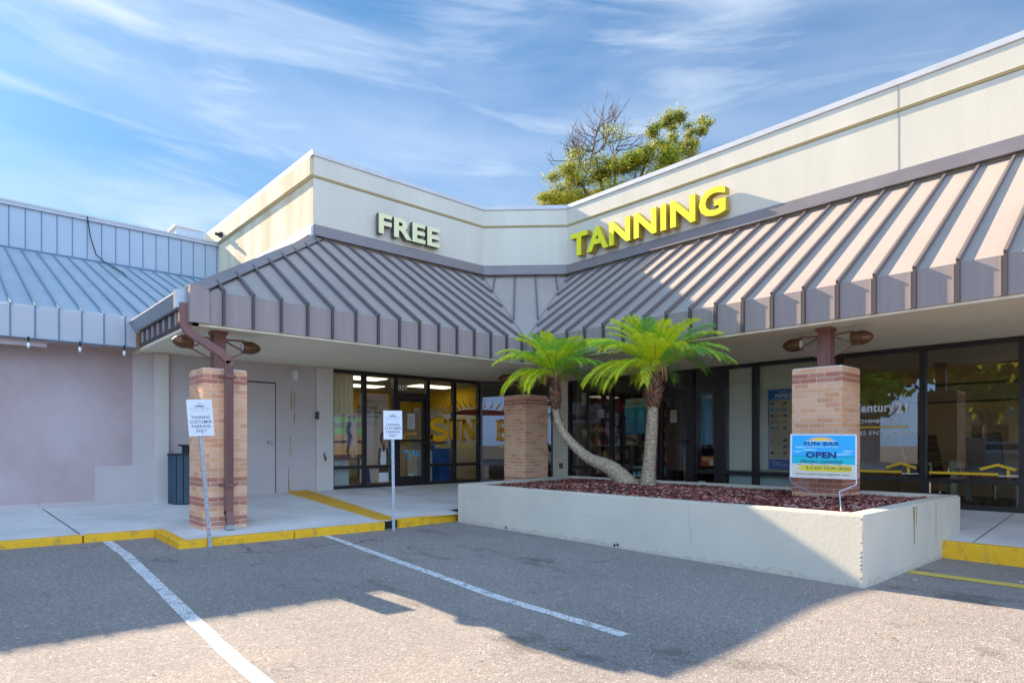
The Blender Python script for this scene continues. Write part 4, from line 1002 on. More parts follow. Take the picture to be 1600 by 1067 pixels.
for px_, py_, n_ in ((905, 255, 7), (925, 240, 8), (945, 225, 8), (960, 240, 6), (890, 262, 5), (930, 215, 5), (915, 275, 5)):
    for k in range(n_): branch(mb, wp(px_, py_, dT, rt.uniform(-1, 1)), Vector((rt.uniform(-.7, .7), rt.uniform(-.7, .7), rt.uniform(.1, .9))).normalized(), rt.uniform(.7, 1.3), .035, 2, rt)
mb.build('trunk', T)
mb = MB()
for px_, py_, rx, rz, n_ in ((860, 305, 24, 16, 700), (885, 295, 26, 20, 900), (905, 285, 26, 16, 700), (930, 280, 26, 16, 800), (960, 272, 26, 18, 900), (985, 262, 24, 20, 900), (1010, 245, 20, 28, 900), (1012, 222, 10, 12, 200),
        (1040, 215, 20, 20, 850), (1055, 205, 14, 14, 420), (1040, 250, 22, 26, 850), (1075, 240, 18, 26, 800), (1086, 215, 13, 15, 350), (1062, 232, 12, 12, 250), (945, 300, 50, 26, 1200), (1000, 290, 40, 24, 900), (850, 320, 20, 12, 350), (875, 318, 30, 14, 500), (935, 250, 30, 18, 420), (915, 240, 30, 24, 260), (950, 225, 26, 18, 160), (890, 262, 20, 16, 220), (905, 310, 20, 20, 500), (1030, 270, 40, 25, 800)):
    sc = dT / 981.6
    for k in range(5):
        cc = wp(px_ + rt.uniform(-.55, .55) * rx, py_ + rt.uniform(-.55, .55) * rz, dT, rt.uniform(-2.0, 2.0)); leafcloud(mb, cc, (rx * sc * .42, rx * sc * .6, rz * sc * .38), int(n_ * .62), rt, ['leaf_a', 'leaf_a', 'leaf_b'], .06, .12)
mb.build('crown', T)
mb = MB()
for px_, py_ in ((1060, 235), (1063, 250), (1052, 245), (885, 305), (890, 300), (1000, 262), (940, 300)):
    for k in range(14):
        p = wp(px_ + rt.uniform(-5, 5), py_ + rt.uniform(-8, 8), dT, -1.8); L = rt.uniform(.3, .9); mb.poly([p, p + Vector((.03, .02, -L * .5)), p + Vector((rt.uniform(-.05, .05), 0, -L)), p + Vector((-.03, -.02, -L * .5))], 'moss')
mb.build('hanging_moss', T)

# ------------------------------------------------------------------ across the street (seen in the glass)
def street_tree(x, y, h, seed, label):
    r = random.Random(seed); t = thing('street_tree', (x, y, 0), label, 'tree', 'trees across the car park')
    m = MB(); m.tube([(x, y, -.3), (x + .1, y, h * .25), (x - .1, y, h * .5)], [.35, .28, .2], 'bark', 8); tips = []
    for k in range(7):
        a = k * .9; e = Vector((x + math.cos(a) * h * .28, y + math.sin(a) * h * .28, h * (.6 + .12 * (k % 3)))); m.tube([(x, y, h * .3), e], [.14, .04], 'bark', 5); tips.append(e)
    m.build('trunk', t); c = MB()
    for e in tips + [Vector((x, y, h * .85)), Vector((x, y, h * .65))]:
        for q in range(4):
            cc = e + Vector((r.uniform(-1, 1), r.uniform(-1, 1), r.uniform(-.7, .7))) * h * .12; leafcloud(c, cc, (h * .14, h * .14, h * .10), 160, r, ['leaf_a', 'leaf_b'], .16, .34)
    c.build('crown', t)
for i, (x, y, h, lb) in enumerate(((-17, 2.5, 8.5, 'broad oak across the car park to the west, the nearest one'), (-20, -3, 9.5, 'tall oak across the car park beside the white van'), (-19, 8, 7.5, 'low oak across the car park behind the parked car'), (-15, 14, 7, 'small oak at the north end of the car park'),
        (4, -19, 9, 'broad oak across the car park to the south'), (12, -17, 8, 'oak across the car park at the south corner'), (19, -15, 9, 'tall oak at the far south corner of the car park'), (27, -13, 8, 'oak at the end of the southern row'))):
    street_tree(x, y, h, 30 + i, lb)
t = thing('parked_car', (-7.5, 5.6, 0), 'silver saloon car parked opposite the office windows', 'car')
def car(t, x, y, L, rot, hgt, m):
    c, s = math.cos(rot), math.sin(rot); f = lambda a, b, z: (x + a * c - b * s, y + a * s + b * c, z + az(x, y)); w_ = .86
    prof = [(-.5, .35), (-.5, .75), (-.46, .92), (-.33, .97), (-.20, hgt), (.08, hgt), (.24, .98), (.44, .85), (.5, .70), (.5, .35)]
    b = MB()
    for (a0, z0), (a1, z1) in zip(prof, prof[1:]): 
        i0 = .82 if z0 > 1.1 else 1; i1 = .82 if z1 > 1.1 else 1; b.poly([f(a0 * L, -w_ * i0, z0), f(a1 * L, -w_ * i1, z1), f(a1 * L, w_ * i1, z1), f(a0 * L, w_ * i0, z0)], 'black_rubber' if (z0 > 1.1) != (z1 > 1.1) else m)
    for sg in (-1, 1): b.poly([f(a * L, sg * w_ * (.82 if z > 1.1 else 1), z) for a, z in prof], m)
    b.build('body', t); 
    g_ = MB()
    for sg in (-1, 1): g_.poly([f(a * L, sg * (w_ * .93 + .012) , z) for a, z in ((-.27, 1.0), (-.18, hgt - .08), (.06, hgt - .08), (.17, 1.0))], 'black_rubber')
    g_.build('side_windows', t)
    for a in (-.31, .31):
        for sg in (-1, 1): MB().tube([f(a * L, sg * (w_ - .2), .33), f(a * L, sg * (w_ + .01), .33)], .33, 'black_rubber', 18).build('wheel', t)
car(t, -7.5, 5.6, 4.6, 1.5, 1.42, 'car_silver')
t = thing('low_shop', (-26, 2, 0), 'pale low shop with blue roof across the street', 'building')
MB().box((-30, -6, 0), (-26, 12, 3.4), 'wall_beige').build('wall', t); MB().hexa([(-30, -6.5, 3.4), (-25.2, -6.5, 3.1), (-25.2, 12.5, 3.1), (-30, 12.5, 3.4)], [(-30, -6.5, 4.9), (-25.2, -6.5, 3.5), (-25.2, 12.5, 3.5), (-30, 12.5, 4.9)], 'banner_sea_deep').build('roof', t)
for k in range(5): MB().box((-25.99, -4.5 + k * 3.2, .7), (-25.95, -2.6 + k * 3.2, 2.6), 'frame_bronze').build('window', t)

# ------------------------------------------------------------------ printed things on and behind the glass
def decal_frame(p0, p1, yo):
    """point on the outer side of a glass line: s metres along from p0, height z"""
    a = Vector(p0); b = Vector(p1); d = (b - a).normalized(); n = Vector((d.y, -d.x)); o = a + n * yo
    return lambda s, z, e=0.0: Vector((o.x + d.x * s + n.x * e, o.y + d.y * s + n.y * e, z)), Vector((d.x, d.y, 0))
gf, uF = decal_frame((0, GY), (1, GY), -.045)          # s = x on the FREE shopfront
gt, uT = decal_frame((GX, 12), (GX, 11), -.045)        # s = 12 - y on the right shopfront
gc, uC = decal_frame(GC0, GC1, -.045)
def rect(mb, fn, s0, z0, s1, z1, m, e=0.0): mb.poly([fn(s0, z0, e), fn(s1, z0, e), fn(s1, z1, e), fn(s0, z1, e)], m)
def blob(mb, fn, s, z, rs, rz, m, e=0.0, a0=0, a1=6.283, k=18): mb.poly([fn(s + rs * math.cos(a0 + (a1 - a0) * i / k), z + rz * math.sin(a0 + (a1 - a0) * i / k), e) for i in range(k + (0 if a1 - a0 > 6 else 1))], m)
def stroke(mb, fn, pts, w0, w1, m, e=0.0):
    """ribbon of varying width with mitred joints"""
    n = len(pts); L = []; Rr = []
    for i in range(n):
        x0, z0 = pts[max(i - 1, 0)]; x1, z1 = pts[min(i + 1, n - 1)]; d = math.hypot(x1 - x0, z1 - z0) or 1; nx, nz = -(z1 - z0) / d, (x1 - x0) / d
        a = (w0 + (w1 - w0) * i / (n - 1)) / 2; x, z = pts[i]; L.append((x - nx * a, z - nz * a)); Rr.append((x + nx * a, z + nz * a))
    for i in range(n - 1): mb.poly([fn(*L[i], e), fn(*L[i + 1], e), fn(*Rr[i + 1], e), fn(*Rr[i], e)], m)
def xz(px, py, fn_plane='F'):   # measured on the photograph once, in metres
    t_ = (px - 800) / 981.6
    if fn_plane == 'F': d = (GY + .04) / (.7404 - .6723 * t_); return d * (.6723 + .7404 * t_), 1.37 + (693.4 - py) * d / 981.6
    d = (GX + .04) / (.6723 + .7404 * t_); return 12 - d * (.7404 - .6723 * t_), 1.37 + (693.4 - py) * d / 981.6
# poster: two dancers
t = thing('window_poster', gf(6.6, .93), 'square window poster of two dancers against green and orange bands', 'poster'); mb = MB(); e = -.02
s0, s1 = 6.22, 6.90; zb_, zt_ = 1.03, 2.02
for a, b, m in ((0, .11, 'poster_brown'), (.11, .42, 'poster_orange'), (.36, .42, 'poster_brown'), (.42, .55, 'poster_orange'), (.55, .70, 'poster_green'), (.70, .82, 'poster_tan'), (.82, .93, 'poster_green'), (.93, 1.0, 'poster_tan')):
    rect(mb, gf, s0, zb_ + (zt_ - zb_) * a, s1, zb_ + (zt_ - zb_) * b, m, e + (.001 if m == 'poster_brown' else 0))
pp_ = mb.build('print', t); mb = MB(); e = -.017
for cx_, m1, m2 in ((6.61, 'ink_dark', 'skin_a'), (6.72, 'skin_c', 'skin_c')):
    stroke(mb, gf, [(cx_ - .01, 1.86), (cx_, 1.62), (cx_ + .01, 1.45)], .09, .13, m1, e)
    stroke(mb, gf, [(cx_, 1.48), (cx_ - .05, 1.22), (cx_ - .02, 1.06)], .08, .035, m1 if cx_ < 6.7 else m2, e + .001); stroke(mb, gf, [(cx_ + .02, 1.48), (cx_ + .08, 1.30), (cx_ + .03, 1.08)], .07, .03, m2, e + .0005)
    stroke(mb, gf, [(cx_ - .04, 1.80), (cx_ - .09, 1.66), (cx_ - .03, 1.55)], .035, .025, m1, e + .002)
    blob(mb, gf, cx_, 1.93, .035, .05, 'ink_dark', e + .002); blob(mb, gf, cx_ + .008, 1.915, .024, .036, m2, e + .003)
blob(mb, gf, 6.33, 1.85, .06, .05, 'poster_green', e); blob(mb, gf, 6.33, 1.85, .03, .03, 'sign_white', e + .001)
mb.build('figures', t)
# tall beauty poster behind the second pane
t = thing('window_poster', gf(7.3, .5), 'tall tan beauty poster with a man in a white vest', 'poster'); mb = MB(); e = -.03
rect(mb, gf, 6.86, .50, 7.58, 2.50, 'poster_tan', e); p_ = mb.build('print', t); mb = MB(); e = -.027
stroke(mb, gf, [(7.47, .50), (7.46, .80), (7.47, 1.25)], .26, .22, 'decal_white', e); rect(mb, gf, 7.34, .72, 7.58, .88, 'skin_b', e + .001); blob(mb, gf, 7.46, 1.50, .095, .155, 'skin_b', e + .001); blob(mb, gf, 7.49, 1.47, .06, .11, 'skin_a', e + .002)
rect(mb, gf, 7.43, 1.20, 7.50, 1.38, 'skin_b', e + .001); stroke(mb, gf, [(7.37, 1.28), (7.34, 1.0), (7.36, .8)], .06, .05, 'skin_b', e + .002); stroke(mb, gf, [(7.55, 1.28), (7.56, 1.0), (7.54, .8)], .06, .05, 'skin_b', e + .002)
stroke(mb, gf, [(6.98, 1.15), (7.02, .95), (7.06, .85)], .06, .04, 'skin_c', e); stroke(mb, gf, [(7.02, .50), (7.04, .85)], .22, .10, 'banner_navy', e + .001)
mb.build('figures', t)
mb = MB(); 
for s, x_, z_, w_, h_ in (('BEAUTY AND', 6.80, 2.15, .50, .06), ('WELLNESS FROM', 6.80, 2.05, .60, .06), ('HEAD TO TOE', 6.80, 1.95, .54, .06), ('BEAUTY', 7.03, 2.31, .20, .045)): text_mb(mb, s, gf(x_, z_, -.026), uF, Z, w_, h_, 'ink_dark', bold=.02)
rect(mb, gf, 7.03, 1.86, 7.25, 1.865, 'ink_grey', -.026); rect(mb, gf, 7.03, 1.82, 7.3, 1.825, 'ink_grey', -.026)
mb.build('lettering', t)
# gold shop lettering on the glass
SERIF = {'S': None}
def serif(mb, ch_, fn, s, z, w_, h_, m, e, g=0.0):
    """heavy serif capital drawn as strokes inside w_ x h_; g grows the outline"""
    T_ = w_ * .30 + g; t_ = w_ * .15 + g; S = lambda a, b: (s + a * w_, z + b * h_)
    def ln(a, b, wd, c=None): stroke(mb, fn, [S(*a), S(*b)], wd, c or wd, m, e)
    def sf(a, b, L=.42): ln((a - L / 2, b), (a + L / 2, b), h_ * .085 + g)
    if ch_ == 'U': ln((.2, 1), (.2, .3), T_); ln((.82, 1), (.82, .3), t_); stroke(mb, fn, [S(.5 - .31 * math.cos(q * .3142), .30 - .27 * math.sin(q * .3142)) for q in range(11)], T_, t_, m, e); sf(.2, .97); sf(.82, .97)
    if ch_ == 'N': ln((.16, 1), (.16, 0), t_ * .8); ln((.86, 1), (.86, 0), t_ * .8); ln((.16, .98), (.86, .04), T_ * .8); sf(.18, .03); sf(.84, .97); sf(.12, .97, .36)
    if ch_ == 'B': ln((.22, 1), (.22, 0), T_); [stroke(mb, fn, [S(.22 + (.48 + k * .08) * math.sin(q * .3142), c0 + .24 * math.cos(q * .3142)) for q in range(11)], t_ * 1.5, t_ * 1.5, m, e) for k, c0 in ((0, .74), (1, .26))]; sf(.2, .03, .5); sf(.2, .97, .5); ln((.1, .5), (.5, .5), t_)
    if ch_ == 'A': ln((.12, 0), (.5, 1), t_); ln((.5, 1), (.86, 0), T_); ln((.3, .33), (.7, .33), t_); sf(.12, .03); sf(.86, .03)
    if ch_ == 'R': ln((.22, 1), (.22, 0), T_); stroke(mb, fn, [S(.22 + .5 * math.sin(q * .3142), .74 + .24 * math.cos(q * .3142)) for q in range(11)], t_ * 1.5, t_ * 1.5, m, e); ln((.4, .5), (.85, .02), T_); sf(.2, .03); sf(.2, .97, .5); sf(.9, .03, .3)
    if ch_ == 'S':
        pts = []
        for q in range(13): a = math.radians(20 + q * 20); pts.append(S(.5 + .36 * math.cos(a), .75 + .23 * math.sin(a)))
        for q in range(13): a = math.radians(90 - q * 22); pts.append(S(.5 + .38 * math.cos(a), .26 + .24 * math.sin(a)))
        stroke(mb, fn, pts, T_ * .8, T_ * .8, m, e); ln((.88, .98), (.84, .72), t_); ln((.10, .02), (.14, .30), t_)
t = thing('window_lettering', gf(9.4, 1.45), 'gold SUN BAR lettering with a red rising sun across the corner windows', 'window sign')
for nm, fn, items in (('lettering', gf, (('S', 8.70, .56), ('U', 9.28, .36), ('N', 9.66, .48))), ('lettering', gc, (('B', .40, .36), ('A', .85, .42), ('R', 1.30, .40)))):
    mb = MB()
    for c_, s_, w_ in items: serif(mb, c_, fn, s_, 1.47, w_, .50, 'maroon', .004, .018); serif(mb, c_, fn, s_, 1.48, w_, .48, 'gold', .008)
    mb.build(nm, t)
mb = MB()
text_mb(mb, 'SPREADIN', gf(8.86, 1.26, .006), uF, Z, .48, .10, 'gold_pale', bold=.02); text_mb(mb, 'SUNSHINE', gf(9.52, 1.26, .006), uF, Z, .52, .10, 'gold_pale', bold=.02); text_mb(mb, '7 DAYS', gc(.42, 1.24, .006), uC, Z, .42, .12, 'gold_pale', bold=.02)
mb.build('lettering', t)
mb = MB()
for fn, c_, k0, k1 in ((gf, 10.25, math.pi * .5, math.pi), (gc, 0.0, 0, math.pi * .5)):
    mb.poly([fn(c_, 2.10, .003)] + [fn(c_ + .85 * math.cos(k0 + (k1 - k0) * i / 10), 2.10 + .15 * math.sin(k0 + (k1 - k0) * i / 10), .003) for i in range(11)], 'maroon')
    for i in range(9):
        a = k0 + (k1 - k0) * (i + .5) / 9; x0 = c_ + .95 * math.cos(a); z0 = 2.12 + .17 * math.sin(a); sg = math.cos(a)
        pts = [(x0 + sg * f * .34 + .02 * math.sin(f * 6), z0 + (.10 * math.sin(a) + .03) * f * 1.6 + .03 * math.sin(f * 7 + i)) for f in (0, .25, .5, .75, 1)]
        stroke(mb, fn, [(p, q - .012) for p, q in pts], .05, .01, 'maroon', .002); stroke(mb, fn, pts, .04, .004, 'gold', .005)
mb.build('sun_emblem', t)
# door stickers and numbers
def plate(name, fn, s0, z0, s1, z1, m, label, cat, e=.004, marks=()):
    mb = MB(); rect(mb, fn, s0, z0, s1, z1, m, e)
    for (a, b, c_, d, mm) in marks: rect(mb, fn, s0 + (s1 - s0) * a, z0 + (z1 - z0) * b, s0 + (s1 - s0) * c_, z0 + (z1 - z0) * d, mm, e + .0015)
    return tag(mb.build(name), label, cat)
lines = [(.15, .2 + .08 * i, .85, .225 + .08 * i, 'ink_light') for i in range(8)]
plate('paper_notice', gf, 8.10, 1.72, 8.30, 2.08, 'paper', 'white paper notice taped inside the glass entrance door of the tanning salon', 'notice', -.03, lines)
mb = MB(); text_mb(mb, '029', gf(7.83, 2.62, .006), uF, Z, .24, .12, 'decal_white', bold=.01); tag(mb.build('house_number'), 'white digits 029 on the pane above the salon door', 'number')
mb = MB(); stroke(mb, gf, [(8.36, 1.61), (8.10, 1.61), (8.03, 1.58), (8.01, 1.52), (8.03, 1.45), (8.12, 1.42)], .045, .045, 'decal_yellow', -.03); mb.poly([gf(8.10, 1.50, -.029), gf(8.22, 1.41, -.029), gf(8.10, 1.34, -.029)], 'decal_yellow'); tag(mb.build('arrow_sticker'), 'yellow curved arrow sticker on the salon door glass', 'sticker')
mb = MB(); rk = random.Random(2)
for k in range(9): blob(mb, gf, 8.02 + k * .05, 1.13 + rk.uniform(-.07, .07), .035, .045, 'banner_sky_pale' if k % 2 else 'banner_sky', -.03 + .0006 * k)
tag(mb.build('splash_sticker'), 'blue splash sticker at waist height on the salon door', 'sticker')
plate('door_sticker', gf, 8.12, .52, 8.28, .68, 'teal_pale', 'small square pale green sticker at the foot of the salon door', 'sticker', -.028, ((.15, .15, .85, .7, 'decal_white'), (.4, .25, .6, .6, 'ink_grey')))
# right shopfront
s0, zz0 = xz(976, 671, 'T'); s1, _ = xz(1011, 671, 'T')
t = thing('price_poster', gt(s0, 1.6), 'tall teal price poster behind the glass left of the upright palm', 'poster'); mb = MB()
for i in range(12): 
    a = i / 12; rect(mb, gt, s0, 1.60 + .83 * a, s1 + .02, 1.60 + .83 * (a + 1 / 12), ('teal_dark' if a < .3 else 'teal' if a < .68 else 'teal_pale'), -.03)
for i in range(10): rect(mb, gt, s0 + .04, 1.68 + .052 * i, s0 + .22, 1.69 + .052 * i, 'teal_pale' if i < 5 else 'teal_dark', -.028); rect(mb, gt, s0 + .30, 1.68 + .052 * i, s1 - .04, 1.69 + .052 * i, 'teal_pale' if i < 5 else 'teal_dark', -.028)
blob(mb, gt, (s0 + s1) / 2, 2.35, .14, .045, 'gold', -.028, 0, math.pi); mb.build('print', t); mb = MB(); text_mb(mb, 'SUN BAR', gt(s0 + .08, 2.28, -.026), uT, Z, .42, .06, 'banner_navy', bold=.02); mb.build('lettering', t)
plate('food_poster', gt, s0, 1.34, s0 + .36, 1.585, 'moss', 'small framed food poster under the teal price poster', 'poster', -.03, ((.08, .1, .92, .9, 'poster_tan'), (.15, .45, .6, .8, 'poster_orange'), (.6, .2, .85, .6, 'wood_mid')))
plate('blue_poster', gt, 3.02, .62, 3.55, .85, 'teal_pale', 'pale blue poster low in the window behind the fallen trunk', 'poster', -.03, ((.1, .2, .3, .8, 'teal_dark'), (.4, .2, .6, .8, 'teal'), (.7, .2, .9, .8, 'teal_dark')))
sA, _ = xz(1046, 650, 'T'); plate('paper_notice', gt, sA, 1.84, sA + .17, 2.12, 'paper', 'white paper notice on the glass door behind the upright palm', 'notice', -.03, lines)
sB, _ = xz(1094, 650, 'T'); sC, _ = xz(1112, 650, 'T')
plate('blue_banner', gt, sB, 1.35, sC, 2.42, 'teal_dark', 'narrow dark blue print in the sidelight next to the black post', 'poster', -.03, ((.5, .93, 1, .96, 'gold'),))
plate('orange_poster', gt, sB, .90, sC + .05, 1.12, 'poster_red', 'small orange and white poster low in the sidelight', 'poster', -.028, ((.1, .5, .9, .85, 'poster_orange'), (.6, .1, .9, .5, 'paper')))
plate('door_sticker', gt, sB - .04, .42, sB + .12, .58, 'teal_pale', 'small square white sticker at the foot of the sidelight', 'sticker', .004, ((.2, .2, .8, .7, 'decal_white'),))
# blue real estate poster
s0, _ = xz(1198.5, 650, 'T'); s1 = s0 + .52; t = thing('listing_poster', gt(s0, .80), 'tall blue and cream property listing poster in the pale window beside the brick pillar', 'poster'); mb = MB(); zb_, zt_ = .89, 2.42; e = -.04; H_ = zt_ - zb_
rect(mb, gt, s0, zb_, s1, zt_, 'blue_print', e); rect(mb, gt, s0 + .02, zb_ + H_ * .115, s1 - .01, zt_ - H_ * .135, 'wall_beige', e + .0015)
rk = random.Random(9)
for k in range(9):
    for q in range(2):
        xa = s0 + .05 + q * .25; za = zt_ - H_ * (.17 + .078 * k)
        if rk.random() < .88: rect(mb, gt, xa, za - .03, xa + .07, za + .015, rk.choice(['ink_dark', 'wood_mid', 'ink_grey', 'poster_brown', 'teal_dark']), e + .003); rect(mb, gt, xa + .09, za - .02, xa + .17, za, rk.choice(['ink_grey', 'wood_mid', 'poster_tan']), e + .003); rect(mb, gt, xa + .01, za - .06, xa + .19, za - .052, 'ink_light', e + .003)
mb.build('print', t); mb = MB()
text_mb(mb, 'REAL P', gt(s0 + .14, zt_ - .155, e + .003), uT, Z, .34, .07, 'decal_white', bold=.02); text_mb(mb, 'Florida', gt(s0 + .22, zt_ - .07, e + .003), uT, Z, .14, .045, 'decal_white'); text_mb(mb, 'PROPERTIES FOR SALE', gt(s0 + .08, zt_ - .195, e + .003), uT, Z, .40, .02, 'decal_white')
text_mb(mb, 'Royal', gt(s0 + .09, zb_ + .10, e + .003), uT, Z, .14, .05, 'decal_white', bold=.01); text_mb(mb, '& Company', gt(s0 + .11, zb_ + .045, e + .003), uT, Z, .28, .055, 'decal_white', bold=.01); text_mb(mb, 'Mortgage Corporation', gt(s0 + .11, zb_ + .018, e + .003), uT, Z, .26, .018, 'decal_white')
mb.build('lettering', t)
# office window lettering
t = thing('window_lettering', gt(8.6, 1.5), 'white Century 21 Commercial lettering on the office window right of the brick pillar', 'window sign'); mb = MB(); e = .006
def wt(s, pa, pb, pt, pbm, m, bold=.02):
    """text between photo columns pa..pb, heights from rows"""
    sa, zb2 = xz(pa, pbm, 'T'); sb, _ = xz(pb, pbm, 'T'); _, zt2 = xz(pa, pt, 'T'); text_mb(mb, s, gt(sa, zb2, e), uT, Z, sb - sa, zt2 - zb2, m, bold=bold)
wt('Century', 1333, 1398, 631, 649, 'decal_white', .03); wt('21', 1399, 1419, 627.5, 646, 'decal_white', .045); wt('COMMERCIAL', 1334, 1409, 656, 661.5, 'decal_white', .02); wt('HAWKINS ENTERPRISES', 1300, 1433, 674, 680, 'decal_white', .0)
mb.build('lettering', t); mb = MB(); sa, za = xz(1335, 668, 'T'); sb, _ = xz(1418.5, 668, 'T'); rect(mb, gt, sa, za - .012, sb, za + .016, 'decal_yellow', e); mb.build('underline', t)
for k, (pa, pb, r0, r1, r2) in enumerate(((1335, 1409, 1385, 1432, 1408), (1452, 1560, 1531, 1588, 1559))):
    t = thing('roof_decal', gt(xz(pa, 739, 'T')[0], .8), ('yellow house roof line decal low on the window beside the pillar', 'yellow house roof line decal low on the window in front of the office chairs')[k], 'window sign', 'yellow roof line decals'); mb = MB()
    X_ = lambda p, y_=739: xz(p, y_, 'T')[0]
    zl = .90 if k == 0 else .905; rect(mb, gt, X_(pa), zl - .02, X_(pb), zl + .02, 'decal_yellow', e); stroke(mb, gt, [(X_(r0), zl + .07), (X_(r2), zl + .145), (X_(r1), zl + .07)], .042, .042, 'decal_yellow', e + .001); rect(mb, gt, X_(r1 - 15), zl - .02, X_(r1 - 10), zl + .07, 'decal_yellow', e + .001)
    rect(mb, gt, X_(pb), zl - .03, X_(r1 + 4), zl - .02, 'decal_white', e); mb.build('stripe', t)

# ------------------------------------------------------------------ things inside the rooms
def curtain(x0, x1, y, z0, z1, m, label):
    mb = MB(); k = int((x1 - x0) / .02); pts = [(x0 + (x1 - x0) * i / k, y + .03 * math.sin(i * 1.1) + .01 * math.sin(i * .37)) for i in range(k + 1)]
    for (a, b), (c_, d) in zip(pts, pts[1:]): mb.poly([(a, b, z0), (c_, d, z0), (c_, d, z1), (a, b, z1)], m)
    tag(mb.build('curtain', smooth=True), label, 'curtain')
curtain(6.24, 6.78, GY + .25, 1.95, 2.9, 'curtain', 'cream curtain hanging in the leftmost window above the dancer poster'); curtain(6.24, 6.68, GY + .25, .42, 1.1, 'curtain_white', 'white curtain behind the lowest left pane under the dancer poster')
def counter(x0, y0, x1, y1, z0, h, m, top, label, cat='counter'):
    t = thing('counter', ((x0 + x1) / 2, (y0 + y1) / 2, z0), label, cat); MB().box((x0, y0, z0), (x1, y1, z0 + h), m).build('body', t); MB().box((x0 - .04, y0 - .04, z0 + h + .001), (x1 + .04, y1 + .04, z0 + h + .04), top).build('worktop', t); return t
counter(8.9, 13.9, 10.2, 14.5, .39, 1.0, 'wall_beige', 'wood_mid', 'beige reception counter inside the salon behind the SUN lettering')
counter(8.6, 15.4, 9.4, 15.9, .39, 1.05, 'teal_dark', 'table_wood', 'dark teal cabinet inside the salon seen through the door', 'cabinet')
tag(MB().box((10.15, 16.86, 1.9), (10.6, 16.885, 2.25), 'teal').build('wall_picture'), 'small teal picture on the back wall of the salon', 'picture')
tag(MB().box((8.75, 13.2, .39), (9.25, 13.6, 1.2), 'box_white').build('white_cabinet', bevel=.02), 'pale cabinet standing behind the low pane under the S', 'cabinet')
tag(MB().box((9.55, 13.3, .39), (9.9, 13.7, 1.35), 'blue_print').build('blue_locker', bevel=.02), 'tall dark blue locker behind the salon window right of the pale cabinet', 'locker')
# shop shelves
rs = random.Random(8)
for j, (ya, yb_, xs_) in enumerate(((9.75, 10.7, 12.5), (8.55, 9.4, 12.7))):
    t = thing('display_shelf', (xs_, (ya + yb_) / 2, .34), ('dark display shelf of bottles in the window behind the curved palm trunk', 'dark display shelf of goods behind the teal price poster')[j], 'shelf')
    MB().box((xs_ + .35, ya, .34), (xs_ + .40, yb_, 2.7), 'wood_dark').box((xs_, ya - .03, .34), (xs_ + .35, ya, 2.7), 'wood_dark').box((xs_, yb_, .34), (xs_ + .35, yb_ + .03, 2.7), 'wood_dark').build('case', t)
    for k in range(6):
        z = .6 + k * .36; MB().box((xs_, ya, z), (xs_ + .35, yb_, z + .025), 'wood_mid').build('shelf_board', t)
        mb = MB(); y = ya + .05
        while y < yb_ - .08:
            w_ = rs.uniform(.04, .10); h_ = rs.uniform(.10, .26); m = rs.choice(['red_thing', 'pink_thing', 'paper', 'wood_mid', 'gold', 'teal', 'ink_grey', 'poster_orange', 'chrome', 'curtain']); mb.tube([(xs_ + .12, y, z + .026), (xs_ + .12, y, z + h_ * .7), (xs_ + .12, y, z + h_)], [w_ * .5, w_ * .5, w_ * .2], m, 8); y += w_ + .02
        tag(mb.build('goods', t), None, None)
for k, (s_, z_, m, h_) in enumerate(((1.42, 2.35, 'paper', .3), (2.0, 2.0, 'paper', .22), (2.2, 1.6, 'pink_thing', .3), (1.45, 1.55, 'curtain', .18))):
    plate('window_card', gt, s_, z_, s_ + .16, z_ + h_, m, ('tall framed card high in the first shop window', 'white card in the middle of the first shop window', 'pink and white card hanging in the shop window', 'cream card low in the first shop window')[k], 'card', -.03, lines[:3])
tag(MB().tube([(12.35, 9.72, 2.5), (12.36, 9.7, 2.3), (12.35, 9.7, 2.1)], [.05, .2, .04], 'red_thing', 9).build('red_ornament'), 'red ornament hanging inside the shop window behind the palm fronds', 'ornament')
t = thing('wooden_table', (13.0, 7.6, .34), 'dark wooden bar table inside behind the glass door', 'table'); MB().box((12.7, 7.1, 1.28), (13.3, 8.2, 1.34), 'wood_dark').build('tabletop', t)
for x, y in ((12.75, 7.2), (12.75, 8.1), (13.2, 7.2), (13.2, 8.1)): MB().bar((x, y, .34), (x + .05, y + .03, 1.28), .05, .05, 'wood_mid', (1, 0, 0)).build('leg', t)
t = thing('inner_door', (15.5, 8.0, .34), 'tan panelled inner door at the back of the shop', 'door'); MB().box((15.5, 7.3, .34), (15.56, 8.7, 2.5), 'wall_tan').build('door_leaf', t); MB().box((15.48, 7.22, .34), (15.58, 7.3, 2.58), 'wood_mid').box((15.48, 8.7, .34), (15.58, 8.78, 2.58), 'wood_mid').box((15.48, 7.22, 2.5), (15.58, 8.78, 2.58), 'wood_mid').build('door_frame', t)
for z in (.6, 1.5): 
    pass
